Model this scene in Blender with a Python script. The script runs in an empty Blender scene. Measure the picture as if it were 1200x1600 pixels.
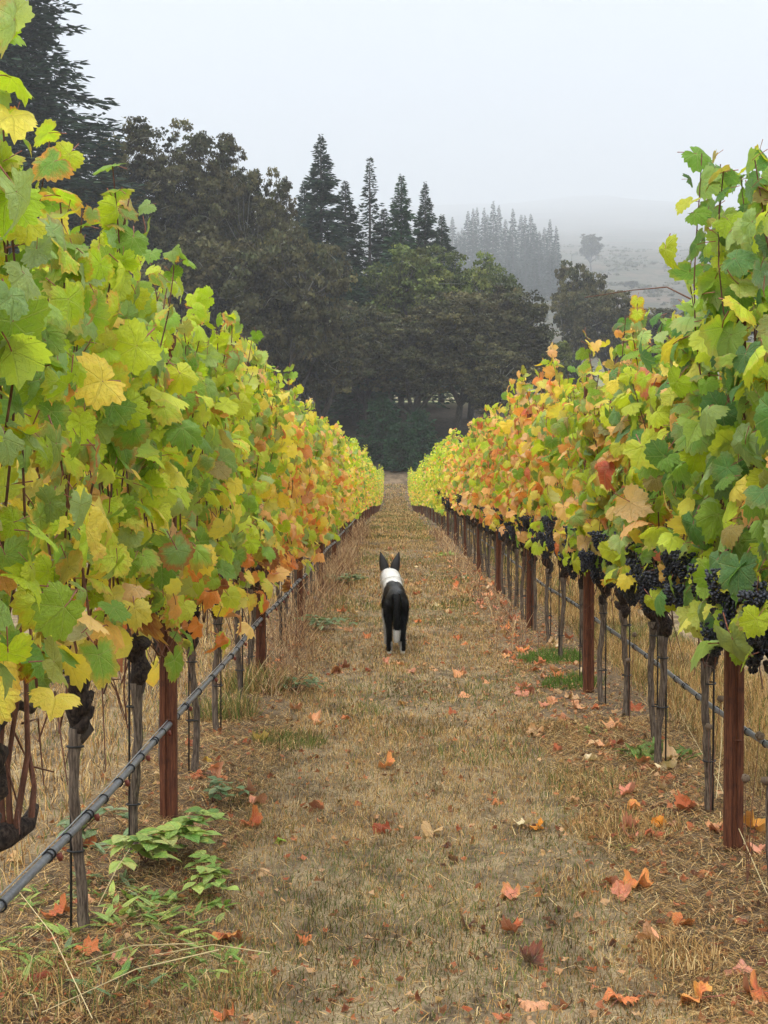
import bpy, math, random
import numpy as np
from mathutils import Vector, Matrix

random.seed(7)
RNG = np.random.default_rng(11)
S = bpy.context.scene
C = S.collection
F = 2300.0          # focal length in photograph pixels
H = 1.45            # eye height
VX, VY = 615.0, 745.0   # where the rows vanish

# ------------------------------------------------------------------ camera
cd = bpy.data.cameras.new('camera')
cam = bpy.data.objects.new('camera', cd)
C.objects.link(cam)
cd.sensor_fit = 'VERTICAL'
cd.sensor_height = 24.0
cd.lens = F / 1600.0 * 24.0
cd.clip_start = 0.05
cd.clip_end = 9000.0
cam.location = (0, 0, H)
cam.rotation_euler = (math.radians(90) - math.atan(55.0 / F), 0, math.atan(15.0 / F))
S.camera = cam

# ------------------------------------------------------------------ world, sun, exposure
SUN_EL, SUN_ROT = math.radians(48), math.radians(200)
w = bpy.data.worlds.new('World')
S.world = w
w.use_nodes = True
nt = w.node_tree
nt.nodes.clear()
out = nt.nodes.new('ShaderNodeOutputWorld')
bg = nt.nodes.new('ShaderNodeBackground')
sky = nt.nodes.new('ShaderNodeTexSky')
sky.sky_type = 'NISHITA'
sky.sun_disc = False
sky.sun_elevation = SUN_EL
sky.sun_rotation = SUN_ROT
sky.air_density = 1.0
sky.dust_density = 4.0
# overcast layer: even grey cloud, brighter overhead than at the horizon
tc = nt.nodes.new('ShaderNodeTexCoord')
sp = nt.nodes.new('ShaderNodeSeparateXYZ')
nt.links.new(tc.outputs['Generated'], sp.inputs[0])
rp = nt.nodes.new('ShaderNodeValToRGB')
rp.color_ramp.elements[0].position = 0.0
rp.color_ramp.elements[0].color = (0.235, 0.252, 0.28, 1)
rp.color_ramp.elements[1].position = 1.0
rp.color_ramp.elements[1].color = (1.80, 1.80, 1.76, 1)
e = rp.color_ramp.elements.new(0.16)
e.color = (0.245, 0.27, 0.305, 1)
e = rp.color_ramp.elements.new(0.33)
e.color = (0.275, 0.305, 0.35, 1)
nt.links.new(sp.outputs['Z'], rp.inputs[0])
mul = nt.nodes.new('ShaderNodeMix')
mul.data_type = 'RGBA'
mul.blend_type = 'MULTIPLY'
mul.inputs['Factor'].default_value = 1.0
nt.links.new(rp.outputs[0], mul.inputs['A'])
mul.inputs['B'].default_value = (15.0, 15.0, 15.0, 1)
mx = nt.nodes.new('ShaderNodeMix')
mx.data_type = 'RGBA'
mx.inputs['Factor'].default_value = 0.93
nt.links.new(sky.outputs[0], mx.inputs['A'])
nt.links.new(mul.outputs['Result'], mx.inputs['B'])
nt.links.new(mx.outputs['Result'], bg.inputs['Color'])
bg.inputs['Strength'].default_value = 0.10
nt.links.new(bg.outputs[0], out.inputs['Surface'])

sd = bpy.data.lights.new('sun', 'SUN')
sd.energy = 1.5
sd.angle = math.radians(25)
sd.color = (1.0, 0.965, 0.91)
sun = bpy.data.objects.new('sun', sd)
C.objects.link(sun)
# behind the camera, high, diffuse
sdir = Vector((-0.25, -0.75, math.tan(SUN_EL) * 0.79))
sun.rotation_euler = sdir.to_track_quat('Z', 'Y').to_euler()

S.view_settings.view_transform = 'Standard'
S.view_settings.look = 'None'
S.view_settings.exposure = 1.0
S.view_settings.gamma = 1.0
S.view_settings.use_curve_mapping = False
S.render.engine = 'CYCLES'
S.cycles.max_bounces = 6
S.cycles.diffuse_bounces = 4
S.cycles.glossy_bounces = 2
S.cycles.transmission_bounces = 3
S.cycles.volume_bounces = 1
S.cycles.use_denoising = True
try:
    S.cycles.denoiser = 'OPENIMAGEDENOISE'
except Exception:
    pass

# ------------------------------------------------------------------ helpers
def lin(r, g, b):
    f = lambda c: (c / 255.0 / 12.92) if c <= 10 else ((c / 255.0 + 0.055) / 1.055) ** 2.4
    return (f(r), f(g), f(b))

def tag(o, label=None, cat=None, group=None, kind=None):
    if label: o['label'] = label
    if cat: o['category'] = cat
    if group: o['group'] = group
    if kind: o['kind'] = kind
    return o

def empty(name, loc=(0, 0, 0), rz=0.0):
    o = bpy.data.objects.new(name, None)
    o.empty_display_size = 0.1
    o.location = loc
    o.rotation_euler = (0, 0, rz)
    C.objects.link(o)
    return o

def link(name, me, parent=None, loc=None, rot=None, scale=None):
    o = bpy.data.objects.new(name, me)
    C.objects.link(o)
    if parent is not None: o.parent = parent
    if loc is not None: o.location = loc
    if rot is not None: o.rotation_euler = rot
    if scale is not None: o.scale = (scale,) * 3 if not hasattr(scale, '__len__') else scale
    return o

def mesh_tris(name, v, t, mats=(), col=None, luv=None, smooth=False, midx=None):
    v = np.ascontiguousarray(v, dtype=np.float32)
    t = np.ascontiguousarray(t, dtype=np.int32)
    me = bpy.data.meshes.new(name)
    me.vertices.add(len(v))
    me.vertices.foreach_set('co', v.ravel())
    me.loops.add(len(t) * 3)
    me.loops.foreach_set('vertex_index', t.ravel())
    me.polygons.add(len(t))
    me.polygons.foreach_set('loop_start', np.arange(len(t), dtype=np.int32) * 3)
    if midx is not None: me.polygons.foreach_set('material_index', np.ascontiguousarray(midx, dtype=np.int32))
    me.polygons.foreach_set('use_smooth', np.full(len(t), smooth, dtype=bool))
    if col is not None:
        a = me.attributes.new('col', 'FLOAT_COLOR', 'POINT')
        a.data.foreach_set('color', np.ascontiguousarray(col, dtype=np.float32).ravel())
    if luv is not None:
        a = me.attributes.new('luv', 'FLOAT_VECTOR', 'POINT')
        a.data.foreach_set('vector', np.ascontiguousarray(luv, dtype=np.float32).ravel())
    me.update(calc_edges=True)
    for m in mats: me.materials.append(m)
    return me

class MB:
    """collects triangles"""
    def __init__(self): self.v, self.t, self.m, self.n = [], [], [], 0
    def add(self, v, t, m=0):
        self.v.append(np.asarray(v, float)); self.t.append(np.asarray(t, int) + self.n)
        self.m.append(np.full(len(t), m)); self.n += len(v)
    def tube(self, pts, rad, sides=6, m=0, cap=True, twist=0.0):
        pts = [Vector(p) for p in pts]
        vs, ts = [], []
        up = Vector((0.13, 0.31, 0.94))
        prev = None
        for i, p in enumerate(pts):
            d = (pts[min(i + 1, len(pts) - 1)] - pts[max(i - 1, 0)])
            if d.length < 1e-9: d = Vector((0, 0, 1))
            d.normalize()
            a = d.cross(up if prev is None else prev)
            if prev is not None: a = prev - d * prev.dot(d)
            if a.length < 1e-6: a = d.cross(Vector((1, 0, 0)))
            a.normalize(); prev = a
            b = d.cross(a)
            r = rad[i] if hasattr(rad, '__len__') else rad
            for k in range(sides):
                q = 2 * math.pi * k / sides + twist * i
                vs.append(p + a * (r * math.cos(q)) + b * (r * math.sin(q)))
        for i in range(len(pts) - 1):
            for k in range(sides):
                k2 = (k + 1) % sides
                A, B, D, E = i * sides + k, i * sides + k2, (i + 1) * sides + k, (i + 1) * sides + k2
                ts += [(A, B, E), (A, E, D)]
        if cap:
            n0 = len(vs); vs += [pts[0], pts[-1]]
            L = (len(pts) - 1) * sides
            for k in range(sides):
                k2 = (k + 1) % sides
                ts += [(n0, k2, k), (n0 + 1, L + k, L + k2)]
        self.add([tuple(x) for x in vs], ts, m)
    def box(self, c, s, m=0, R=None):
        x, y, z = [q / 2 for q in s]
        v = np.array([(-x, -y, -z), (x, -y, -z), (x, y, -z), (-x, y, -z), (-x, -y, z), (x, -y, z), (x, y, z), (-x, y, z)])
        if R is not None: v = v @ np.array(R).T
        v = v + np.array(c)
        q = [(0, 3, 2, 1), (4, 5, 6, 7), (0, 1, 5, 4), (1, 2, 6, 5), (2, 3, 7, 6), (3, 0, 4, 7)]
        self.add(v, [f for a, b, c2, d in q for f in ((a, b, c2), (a, c2, d))], m)
    def prism(self, prof, z0, z1, m=0):
        n = len(prof)
        v = [(x, y, z0) for x, y in prof] + [(x, y, z1) for x, y in prof]
        t = []
        for k in range(n):
            k2 = (k + 1) % n
            t += [(k, k2, n + k2), (k, n + k2, n + k)]
        self.add(v, t, m)
    def mesh(self, name, mats, smooth=False, col=None):
        v = np.concatenate(self.v); t = np.concatenate(self.t)
        if col is not None: col = np.tile(np.array(col + (1,) if len(col) == 3 else col), (len(v), 1))
        return mesh_tris(name, v, t, mats, smooth=smooth, midx=np.concatenate(self.m), col=col)

def smoothstep(a, b, x):
    t = np.clip((x - a) / (b - a), 0, 1)
    return t * t * (3 - 2 * t)

_perm = RNG.permutation(256)
_val = RNG.random(256)
def vnoise(x, y, seed=0):
    x = np.asarray(x, float); y = np.asarray(y, float)
    xi = np.floor(x).astype(int); yi = np.floor(y).astype(int)
    fx = x - xi; fy = y - yi
    fx = fx * fx * (3 - 2 * fx); fy = fy * fy * (3 - 2 * fy)
    def h(a, b): return _val[(_perm[(a + seed * 17) & 255] + b * 7 + _perm[b & 255]) & 255]
    return (h(xi, yi) * (1 - fx) + h(xi + 1, yi) * fx) * (1 - fy) + (h(xi, yi + 1) * (1 - fx) + h(xi + 1, yi + 1) * fx) * fy

# terrain height -------------------------------------------------------
EY = np.array([-60, 45, 62, 80, 92, 104, 112, 118, 124, 132, 140, 150, 165, 200, 300, 450, 600, 900, 1200, 1700, 2300, 3000, 3800, 4800, 6500.])
EZ = np.array([0, 0, -0.22, -0.55, -0.75, -0.65, -0.25, 0.35, 1.1, 2.3, 4.6, 7.4, 9.8, 11, 22, 42, 66, 117, 169, 257, 365, 497, 651, 851, 1197.])
def elev(x, y):
    x = np.asarray(x, float); y = np.asarray(y, float)
    z = np.interp(y, EY, EZ)
    z = z * np.where(y > 300, 1 - 0.30 * smoothstep(0.10, -0.35, x / np.maximum(y, 1)) , 1)
    z = z * (1 + .16 * (vnoise(x / 450 + 7, y / 900, 16) - .5) * smoothstep(3000, 6000, y) * .5)
    far = smoothstep(120, 400, y)
    z = z + far * (vnoise(x / 120, y / 120, 3) - .5) * 14 * smoothstep(300, 1200, y)
    near = 1 - smoothstep(40, 90, y)
    z = z + near * ((vnoise(x / .9, y / .9, 1) - .5) * .035 + (vnoise(x / .25, y / .25, 2) - .5) * .012)
    # wheel track and slightly raised vine strips
    z = z + near * (.03 * np.exp(-((x + .98) / .28) ** 2) + .03 * np.exp(-((x - 1.32) / .28) ** 2))
    return z
def ez(x, y): return float(elev(x, y))
def gp(px, py):
    """ground point seen at a photograph pixel (flat part)"""
    y = F * H / (py - VY)
    return ((px - VX) / F * y, y)
def at(px, py, y):
    return ((px - VX) / F * y, y, H - (py - VY) / F * y)

# ------------------------------------------------------------------ materials
def newmat(name):
    m = bpy.data.materials.new(name)
    m.use_nodes = True
    n = m.node_tree
    n.nodes.clear()
    o = n.nodes.new('ShaderNodeOutputMaterial')
    return m, n, o
def N(nt, t, **kw):
    n = nt.nodes.new(t)
    for k, v in kw.items(): setattr(n, k, v)
    return n
def mathn(nt, op, a, b=None, clamp=False):
    n = nt.nodes.new('ShaderNodeMath'); n.operation = op; n.use_clamp = clamp
    for i, x in enumerate((a, b)):
        if x is None: continue
        if isinstance(x, (int, float)): n.inputs[i].default_value = x
        else: nt.links.new(x, n.inputs[i])
    return n.outputs[0]
def mixc(nt, fac, a, b, mode='MIX'):
    n = nt.nodes.new('ShaderNodeMix'); n.data_type = 'RGBA'; n.blend_type = mode
    for k, x in (('Factor', fac), ('A', a), ('B', b)):
        if isinstance(x, (int, float)): n.inputs[k].default_value = x
        elif isinstance(x, tuple): n.inputs[k].default_value = x if len(x) == 4 else x + (1,)
        else: nt.links.new(x, n.inputs[k])
    return n.outputs['Result']
def noise(nt, vec, scale, detail=3, rough=.6):
    n = nt.nodes.new('ShaderNodeTexNoise')
    n.inputs['Scale'].default_value = scale; n.inputs['Detail'].default_value = detail
    n.inputs['Roughness'].default_value = rough
    if vec is not None: nt.links.new(vec, n.inputs['Vector'])
    return n.outputs['Fac']
def mapr(nt, v, a, b, c=0., d=1.):
    n = nt.nodes.new('ShaderNodeMapRange'); n.interpolation_type = 'SMOOTHSTEP'
    nt.links.new(v, n.inputs[0])
    for i, x in enumerate((a, b, c, d)): n.inputs[i + 1].default_value = x
    return n.outputs[0]

def leaf_material(name, from_object, trans=.45, veins=True, dry=False):
    m, nt, o = newmat(name)
    L = nt.links
    at_ = N(nt, 'ShaderNodeAttribute', attribute_name='luv')
    sp = N(nt, 'ShaderNodeSeparateXYZ'); L.new(at_.outputs['Vector'], sp.inputs[0])
    X, Y, RIM = sp.outputs
    if from_object:
        oi = N(nt, 'ShaderNodeObjectInfo')
        col, alpha, rnd = oi.outputs['Color'], oi.outputs['Alpha'], oi.outputs['Random']
        comb = N(nt, 'ShaderNodeCombineXYZ'); L.new(X, comb.inputs[0]); L.new(Y, comb.inputs[1])
        L.new(mathn(nt, 'MULTIPLY', rnd, 50.), comb.inputs[2]); vec = comb.outputs[0]
    else:
        ca = N(nt, 'ShaderNodeAttribute', attribute_name='col')
        col, alpha = ca.outputs['Color'], ca.outputs['Alpha']
        geo = N(nt, 'ShaderNodeNewGeometry'); vec = geo.outputs['Position']; rnd = None
    ns = noise(nt, vec, 2.2 if from_object else 16, 4, .65)
    # coloured margin that eats inwards unevenly
    rimn = mathn(nt, 'ADD', RIM, mathn(nt, 'MULTIPLY', mathn(nt, 'SUBTRACT', ns, .5), 1.3))
    e = mapr(nt, rimn, .55, 1.05)
    ramp = N(nt, 'ShaderNodeValToRGB')
    r = ramp.color_ramp
    r.elements[0].position = 0; r.elements[0].color = lin(232, 196, 84) + (1,)
    r.elements[1].position = 1; r.elements[1].color = lin(168, 84, 44) + (1,)
    q = r.elements.new(.45); q.color = lin(226, 150, 72) + (1,)
    q = r.elements.new(.75); q.color = lin(206, 108, 74) + (1,)
    if rnd is not None: L.new(rnd, ramp.inputs[0])
    else: L.new(noise(nt, vec, 3., 1), ramp.inputs[0])
    base = mixc(nt, mathn(nt, 'MULTIPLY', e, alpha), col, ramp.outputs[0])
    # patchy tone
    ns2 = noise(nt, vec, 5.5 if from_object else 45, 3, .7)
    base = mixc(nt, mapr(nt, ns2, .38, .72, 0, .30), base, mixc(nt, 1., base, (1.25, 1.12, .55), 'MULTIPLY'))
    base = mixc(nt, mapr(nt, ns2, .50, .25, 0, .24), base, mixc(nt, 1., base, (.66, .74, .80), 'MULTIPLY'))
    bump_h = ns2
    if veins:
        # five palmate main veins, drawn as distance to a ray
        best = None
        for deg in (0, 48, -48, 104, -104):
            a = math.radians(deg); dx, dy = math.sin(a), math.cos(a)
            along = mathn(nt, 'ADD', mathn(nt, 'MULTIPLY', X, dx), mathn(nt, 'MULTIPLY', Y, dy))
            across = mathn(nt, 'ABSOLUTE', mathn(nt, 'SUBTRACT', mathn(nt, 'MULTIPLY', X, dy), mathn(nt, 'MULTIPLY', Y, dx)))
            bad = mathn(nt, 'MULTIPLY', mathn(nt, 'LESS_THAN', along, 0.), 5.)
            d1 = mathn(nt, 'ADD', across, bad)
            # side veins: herringbone off this ray
            hb = mathn(nt, 'SINE', mathn(nt, 'MULTIPLY', mathn(nt, 'SUBTRACT', along, mathn(nt, 'MULTIPLY', across, .85)), 34.))
            if best is None: best, herr = d1, hb
            else:
                lt = mathn(nt, 'LESS_THAN', d1, best)
                mm = N(nt, 'ShaderNodeMix', data_type='FLOAT'); L.new(lt, mm.inputs[0]); L.new(herr, mm.inputs[2]); L.new(hb, mm.inputs[3])
                herr = mm.outputs[0]
                best = mathn(nt, 'MINIMUM', best, d1)
        v1 = mapr(nt, best, .030, .008)
        v2 = mapr(nt, herr, .86, .99, 0, .6)
        vm = mathn(nt, 'MAXIMUM', v1, v2)
        light = mixc(nt, 1., mixc(nt, .25, base, (.75, .72, .38)), (1.12, 1.12, 1.0), 'MULTIPLY')
        base = mixc(nt, mathn(nt, 'MULTIPLY', vm, .62), base, light)
        bump_h = mathn(nt, 'ADD', mathn(nt, 'MULTIPLY', ns2, .8), mathn(nt, 'MULTIPLY', vm, -.55))
    geo = N(nt, 'ShaderNodeNewGeometry')
    under = mixc(nt, .42, base, (.40, .46, .33) if not dry else (.5, .38, .27))
    base2 = mixc(nt, geo.outputs['Backfacing'], base, under)
    bump = N(nt, 'ShaderNodeBump'); bump.inputs['Strength'].default_value = .9; bump.inputs['Distance'].default_value = .010
    L.new(bump_h, bump.inputs['Height'])
    p = N(nt, 'ShaderNodeBsdfPrincipled')
    L.new(base2, p.inputs['Base Color']); p.inputs['Roughness'].default_value = .55
    p.inputs['Specular IOR Level'].default_value = .32
    L.new(bump.outputs[0], p.inputs['Normal'])
    tr = N(nt, 'ShaderNodeBsdfTranslucent')
    L.new(mixc(nt, 1., base, (1.15, 1.15, .62), 'MULTIPLY'), tr.inputs['Color'])
    L.new(bump.outputs[0], tr.inputs['Normal'])
    ms = N(nt, 'ShaderNodeMixShader'); ms.inputs[0].default_value = trans
    L.new(p.outputs[0], ms.inputs[1]); L.new(tr.outputs[0], ms.inputs[2])
    L.new(ms.outputs[0], o.inputs['Surface'])
    return m

def simple_attr_mat(name, rough=.8, trans=0., spec=.2):
    m, nt, o = newmat(name)
    ca = N(nt, 'ShaderNodeAttribute', attribute_name='col')
    p = N(nt, 'ShaderNodeBsdfPrincipled'); p.inputs['Roughness'].default_value = rough
    p.inputs['Specular IOR Level'].default_value = spec
    nt.links.new(ca.outputs['Color'], p.inputs['Base Color'])
    if trans > 0:
        tr = N(nt, 'ShaderNodeBsdfTranslucent'); nt.links.new(ca.outputs['Color'], tr.inputs['Color'])
        ms = N(nt, 'ShaderNodeMixShader'); ms.inputs[0].default_value = trans
        nt.links.new(p.outputs[0], ms.inputs[1]); nt.links.new(tr.outputs[0], ms.inputs[2])
        nt.links.new(ms.outputs[0], o.inputs['Surface'])
    else: nt.links.new(p.outputs[0], o.inputs['Surface'])
    return m

def streak_mat(name, c1, c2, c3, rough=.85, sx=30., sz=3., bump=.5, metallic=0., dist=.004):
    """vertical streaks with blotches: bark, rusty steel, old wood"""
    m, nt, o = newmat(name)
    tc = N(nt, 'ShaderNodeTexCoord')
    mp = N(nt, 'ShaderNodeMapping'); mp.inputs['Scale'].default_value = (sx, sx, sz)
    nt.links.new(tc.outputs['Object'], mp.inputs[0])
    a = noise(nt, mp.outputs[0], 6., 5, .7)
    b = noise(nt, tc.outputs['Object'], 14., 4, .6)
    base = mixc(nt, mapr(nt, a, .36, .66), c1, c2)
    base = mixc(nt, mapr(nt, b, .52, .72, 0, .8), base, c3)
    bu = N(nt, 'ShaderNodeBump'); bu.inputs['Strength'].default_value = bump; bu.inputs['Distance'].default_value = dist
    nt.links.new(a, bu.inputs['Height'])
    p = N(nt, 'ShaderNodeBsdfPrincipled'); p.inputs['Roughness'].default_value = rough; p.inputs['Metallic'].default_value = metallic
    p.inputs['Specular IOR Level'].default_value = .25
    nt.links.new(base, p.inputs['Base Color']); nt.links.new(bu.outputs[0], p.inputs['Normal'])
    nt.links.new(p.outputs[0], o.inputs['Surface'])
    return m

def flat_mat(name, c, rough=.6, metallic=0., nz=.25, scale=40., spec=.4):
    m, nt, o = newmat(name)
    tc = N(nt, 'ShaderNodeTexCoord')
    a = noise(nt, tc.outputs['Object'], scale, 3)
    base = mixc(nt, mapr(nt, a, .35, .7, 0, nz), c, tuple(min(1, x * 1.8 + .02) for x in c))
    p = N(nt, 'ShaderNodeBsdfPrincipled'); p.inputs['Roughness'].default_value = rough; p.inputs['Metallic'].default_value = metallic
    p.inputs['Specular IOR Level'].default_value = spec
    nt.links.new(base, p.inputs['Base Color']); nt.links.new(p.outputs[0], o.inputs['Surface'])
    return m

M_LEAF = leaf_material('vine_leaf', True)
M_FOL = leaf_material('vine_foliage', False, veins=False)
M_FALL = leaf_material('dry_leaf', True, trans=.15, dry=True)
M_WEED = leaf_material('weed_leaf', True, trans=.25)
M_BARK = streak_mat('vine_bark', (.05, .036, .027), (.21, .160, .118), (.085, .060, .044), sx=26, sz=2.5, bump=.9)
M_HEAD = streak_mat('old_vine_bark', (.014, .010, .009), (.075, .052, .040), (.11, .09, .075), sx=18, sz=6, bump=1., dist=.01)
M_CANE = streak_mat('cane_bark', (.085, .035, .022), (.20, .085, .05), (.11, .055, .035), sx=20, sz=4, rough=.55, bump=.3)
M_RUST = streak_mat('rusty_steel', (.070, .023, .012), (.165, .058, .026), (.045, .020, .014), sx=22, sz=1.6, rough=.75, bump=.35, dist=.002)
M_TUBE = flat_mat('drip_tube', (.115, .12, .13), .38, nz=.5, scale=60)
M_BLACK = flat_mat('black_plastic', (.012, .012, .013), .45)
M_EMIT = flat_mat('emitter_plastic', (.16, .035, .02), .5)
M_WIRE = flat_mat('galvanised_wire', (.30, .31, .32), .45, metallic=.6)
M_ROD = flat_mat('dark_rod', (.028, .025, .024), .6)
M_OAK = simple_attr_mat('oak_foliage', .75, .22, .2)
M_FIR = simple_attr_mat('fir_foliage', .7, .12, .2)
M_OBARK = streak_mat('oak_bark', (.035, .030, .025), (.085, .075, .062), (.13, .135, .105), sx=2, sz=.5, bump=.6, dist=.05)
M_TWIG = flat_mat('lichen_twig', (.20, .20, .155), .9, scale=1.)
M_GRASS = simple_attr_mat('grass_blade', .8, .25, .15)
M_FENCE = streak_mat('fence_wood', (.05, .042, .036), (.11, .095, .08), (.07, .06, .05), sx=3, sz=3)

def grape_mat():
    m, nt, o = newmat('grape_skin')
    tc = N(nt, 'ShaderNodeTexCoord')
    a = noise(nt, tc.outputs['Object'], 55., 3)
    base = mixc(nt, mapr(nt, a, .42, .68), (.008, .009, .016), (.038, .043, .066))
    p = N(nt, 'ShaderNodeBsdfPrincipled'); p.inputs['Roughness'].default_value = .5
    nt.links.new(base, p.inputs['Base Color']); nt.links.new(p.outputs[0], o.inputs['Surface'])
    return m
M_GRAPE = grape_mat()

def ground_mat():
    m, nt, o = newmat('ground_soil')
    L = nt.links
    g = N(nt, 'ShaderNodeNewGeometry'); pos = g.outputs['Position']
    sp = N(nt, 'ShaderNodeSeparateXYZ'); L.new(pos, sp.inputs[0])
    n1 = noise(nt, pos, 3.1, 6, .65); n2 = noise(nt, pos, 28., 5, .7); n3 = noise(nt, pos, .35, 3); n4 = noise(nt, pos, 110., 3, .7)
    mp = N(nt, 'ShaderNodeMapping'); mp.inputs['Scale'].default_value = (1., .35, 1.); L.new(pos, mp.inputs[0])
    n5 = noise(nt, mp.outputs[0], 9., 4, .6); n6 = noise(nt, mp.outputs[0], 1.6, 5, .7)
    soil = mixc(nt, mapr(nt, n2, .3, .7), (.062, .044, .030), (.20, .150, .098))
    straw = mixc(nt, mapr(nt, n4, .3, .7), (.21, .155, .086), (.44, .34, .205))
    base = mixc(nt, mapr(nt, mathn(nt, 'ADD', mathn(nt, 'MULTIPLY', n1, .6), mathn(nt, 'MULTIPLY', n5, .5)), .42, .66), soil, straw)
    # under-vine strips: barer and redder
    strip = mathn(nt, 'MAXIMUM', mapr(nt, mathn(nt, 'ABSOLUTE', mathn(nt, 'ADD', sp.outputs[0], .98)), .50, .15),
                  mapr(nt, mathn(nt, 'ABSOLUTE', mathn(nt, 'SUBTRACT', sp.outputs[0], 1.34)), .55, .15))
    strip = mathn(nt, 'MULTIPLY', strip, mapr(nt, sp.outputs[1], 125., 116.))
    litter = mixc(nt, mapr(nt, n2, .35, .68), (.070, .048, .034), (.25, .175, .115))
    base = mixc(nt, mathn(nt, 'MULTIPLY', strip, .85), base, litter)
    # far path is browner
    farp = mapr(nt, sp.outputs[1], 14., 45.)
    base = mixc(nt, mathn(nt, 'MULTIPLY', farp, .85), base, mixc(nt, mapr(nt, n6, .38, .62), (.075, .052, .033), (.22, .155, .095)))
    # beyond the rows: dark litter under trees, dry pasture behind, hillside scrub
    wood = mixc(nt, mapr(nt, n1, .3, .7), (.045, .036, .027), (.10, .078, .055))
    base = mixc(nt, mapr(nt, sp.outputs[1], 124., 134.), base, wood)
    past = mixc(nt, mapr(nt, n3, .3, .7), (.22, .18, .11), (.16, .19, .08))
    base = mixc(nt, mapr(nt, sp.outputs[1], 158., 166.), base, past)
    s1 = noise(nt, pos, .035, 6, .65); s2 = noise(nt, pos, .12, 5, .7)
    hill = mixc(nt, mapr(nt, s1, .4, .6), (.12, .088, .062), (.055, .060, .036))
    hill = mixc(nt, mapr(nt, s2, .48, .62), hill, (.025, .030, .020))
    base = mixc(nt, mapr(nt, sp.outputs[1], 260., 380.), base, hill)
    bu = N(nt, 'ShaderNodeBump'); bu.inputs['Strength'].default_value = .8; bu.inputs['Distance'].default_value = .02
    L.new(n2, bu.inputs['Height'])
    p = N(nt, 'ShaderNodeBsdfPrincipled'); p.inputs['Roughness'].default_value = .95; p.inputs['Specular IOR Level'].default_value = .1
    L.new(base, p.inputs['Base Color']); L.new(bu.outputs[0], p.inputs['Normal'])
    L.new(p.outputs[0], o.inputs['Surface'])
    return m
M_GROUND = ground_mat()

# ------------------------------------------------------------------ ground sheet
def build_ground():
    ys = np.concatenate([np.arange(-30, 2, 2.), np.arange(2, 16, .07), np.arange(16, 40, .25), np.arange(40, 175, 1.), np.arange(175, 600, 12.), np.arange(600, 6501, 50.)])
    xn = np.concatenate([np.linspace(-1, -.02, 30) ** 3 * 60, np.arange(-4.2, 4.8, .07), np.linspace(.02, 1, 30) ** 3 * 60])
    xn = np.unique(np.round(np.sort(xn), 3))
    k = len(xn)
    wide = 1 + smoothstep(60, 3000, ys) * 38
    X = xn[None, :] * wide[:, None]
    Y = np.repeat(ys[:, None], k, 1)
    Z = elev(X, Y)
    v = np.stack([X, Y, Z], -1).reshape(-1, 3)
    i = (np.arange(len(ys) - 1)[:, None] * k + np.arange(k - 1)[None, :]).ravel()
    t = np.concatenate([np.stack([i, i + 1, i + k + 1], 1), np.stack([i, i + k + 1, i + k], 1)])
    o = link('ground', mesh_tris('ground', v, t, [M_GROUND], smooth=True))
    tag(o, kind='structure')
build_ground()

# ------------------------------------------------------------------ leaf templates
def leaf_template(n, rings, seed, curl=.25, fold=.12, wrinkle=.04, serr=.08, petiole=False, crumple=0.):
    rg = np.random.default_rng(seed)
    A = np.radians([-180, -162, -140, -110, -82, -52, -28, 0, 28, 52, 82, 110, 140, 162, 180])
    R = np.array([.16, .58, .72, .83, .76, .93, .83, 1., .83, .93, .76, .83, .72, .58, .16])
    R = R + np.concatenate([[0], rg.normal(0, .06, 13), [0]])
    th = np.linspace(-math.pi, math.pi, n, endpoint=False) + 1e-3
    r = np.interp(th, A, R)
    if serr > 0:
        k = np.arange(n)
        r = r * (1 + serr * np.where(k % 3 == 0, 1., np.where(k % 3 == 1, .15, -.75)) * (np.abs(th) < 2.75))
    vs, uv = [(0, 0, 0)], [(0, 0, 0)]
    ph = rg.random(6) * 6.28
    asym = rg.normal(0, .10)
    def zf(x, y, q):
        rr = np.hypot(x, y)
        ang = np.arctan2(x, y)
        z = -curl * rr ** 2 * (1 + .5 * np.sin(ang * 2 + ph[0])) + fold * np.abs(x) + asym * x
        z += wrinkle * np.sin(ang * 5 + ph[1]) * rr + wrinkle * .8 * np.sin(x * 7 + ph[2]) * np.sin(y * 6 + ph[3])
        z += -.12 * np.maximum(y, 0) ** 2
        if crumple: z += crumple * (np.sin(x * 4.5 + ph[4]) * np.cos(y * 3.6 + ph[5]) + .7 * np.sin(ang * 3 + ph[0]) * rr * rr)
        return z
    for f in rings:
        x = np.sin(th) * r * f; y = np.cos(th) * r * f
        if f < .95:
            x = np.sin(th) * np.minimum(r, .5 + .5 * r) * f; y = np.cos(th) * np.minimum(r, .5 + .5 * r) * f
        z = zf(x, y, f)
        vs += list(zip(x, y, z)); uv += list(zip(x, y, np.full(n, f)))
    t = [(0, 1 + (k + 1) % n, 1 + k) for k in range(n)]
    for j in range(len(rings) - 1):
        a = 1 + j * n; b = a + n
        for k in range(n):
            k2 = (k + 1) % n
            t += [(a + k, a + k2, b + k2), (a + k, b + k2, b + k)]
    return np.array(vs) * .5, np.array(t), np.array(uv)

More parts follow.
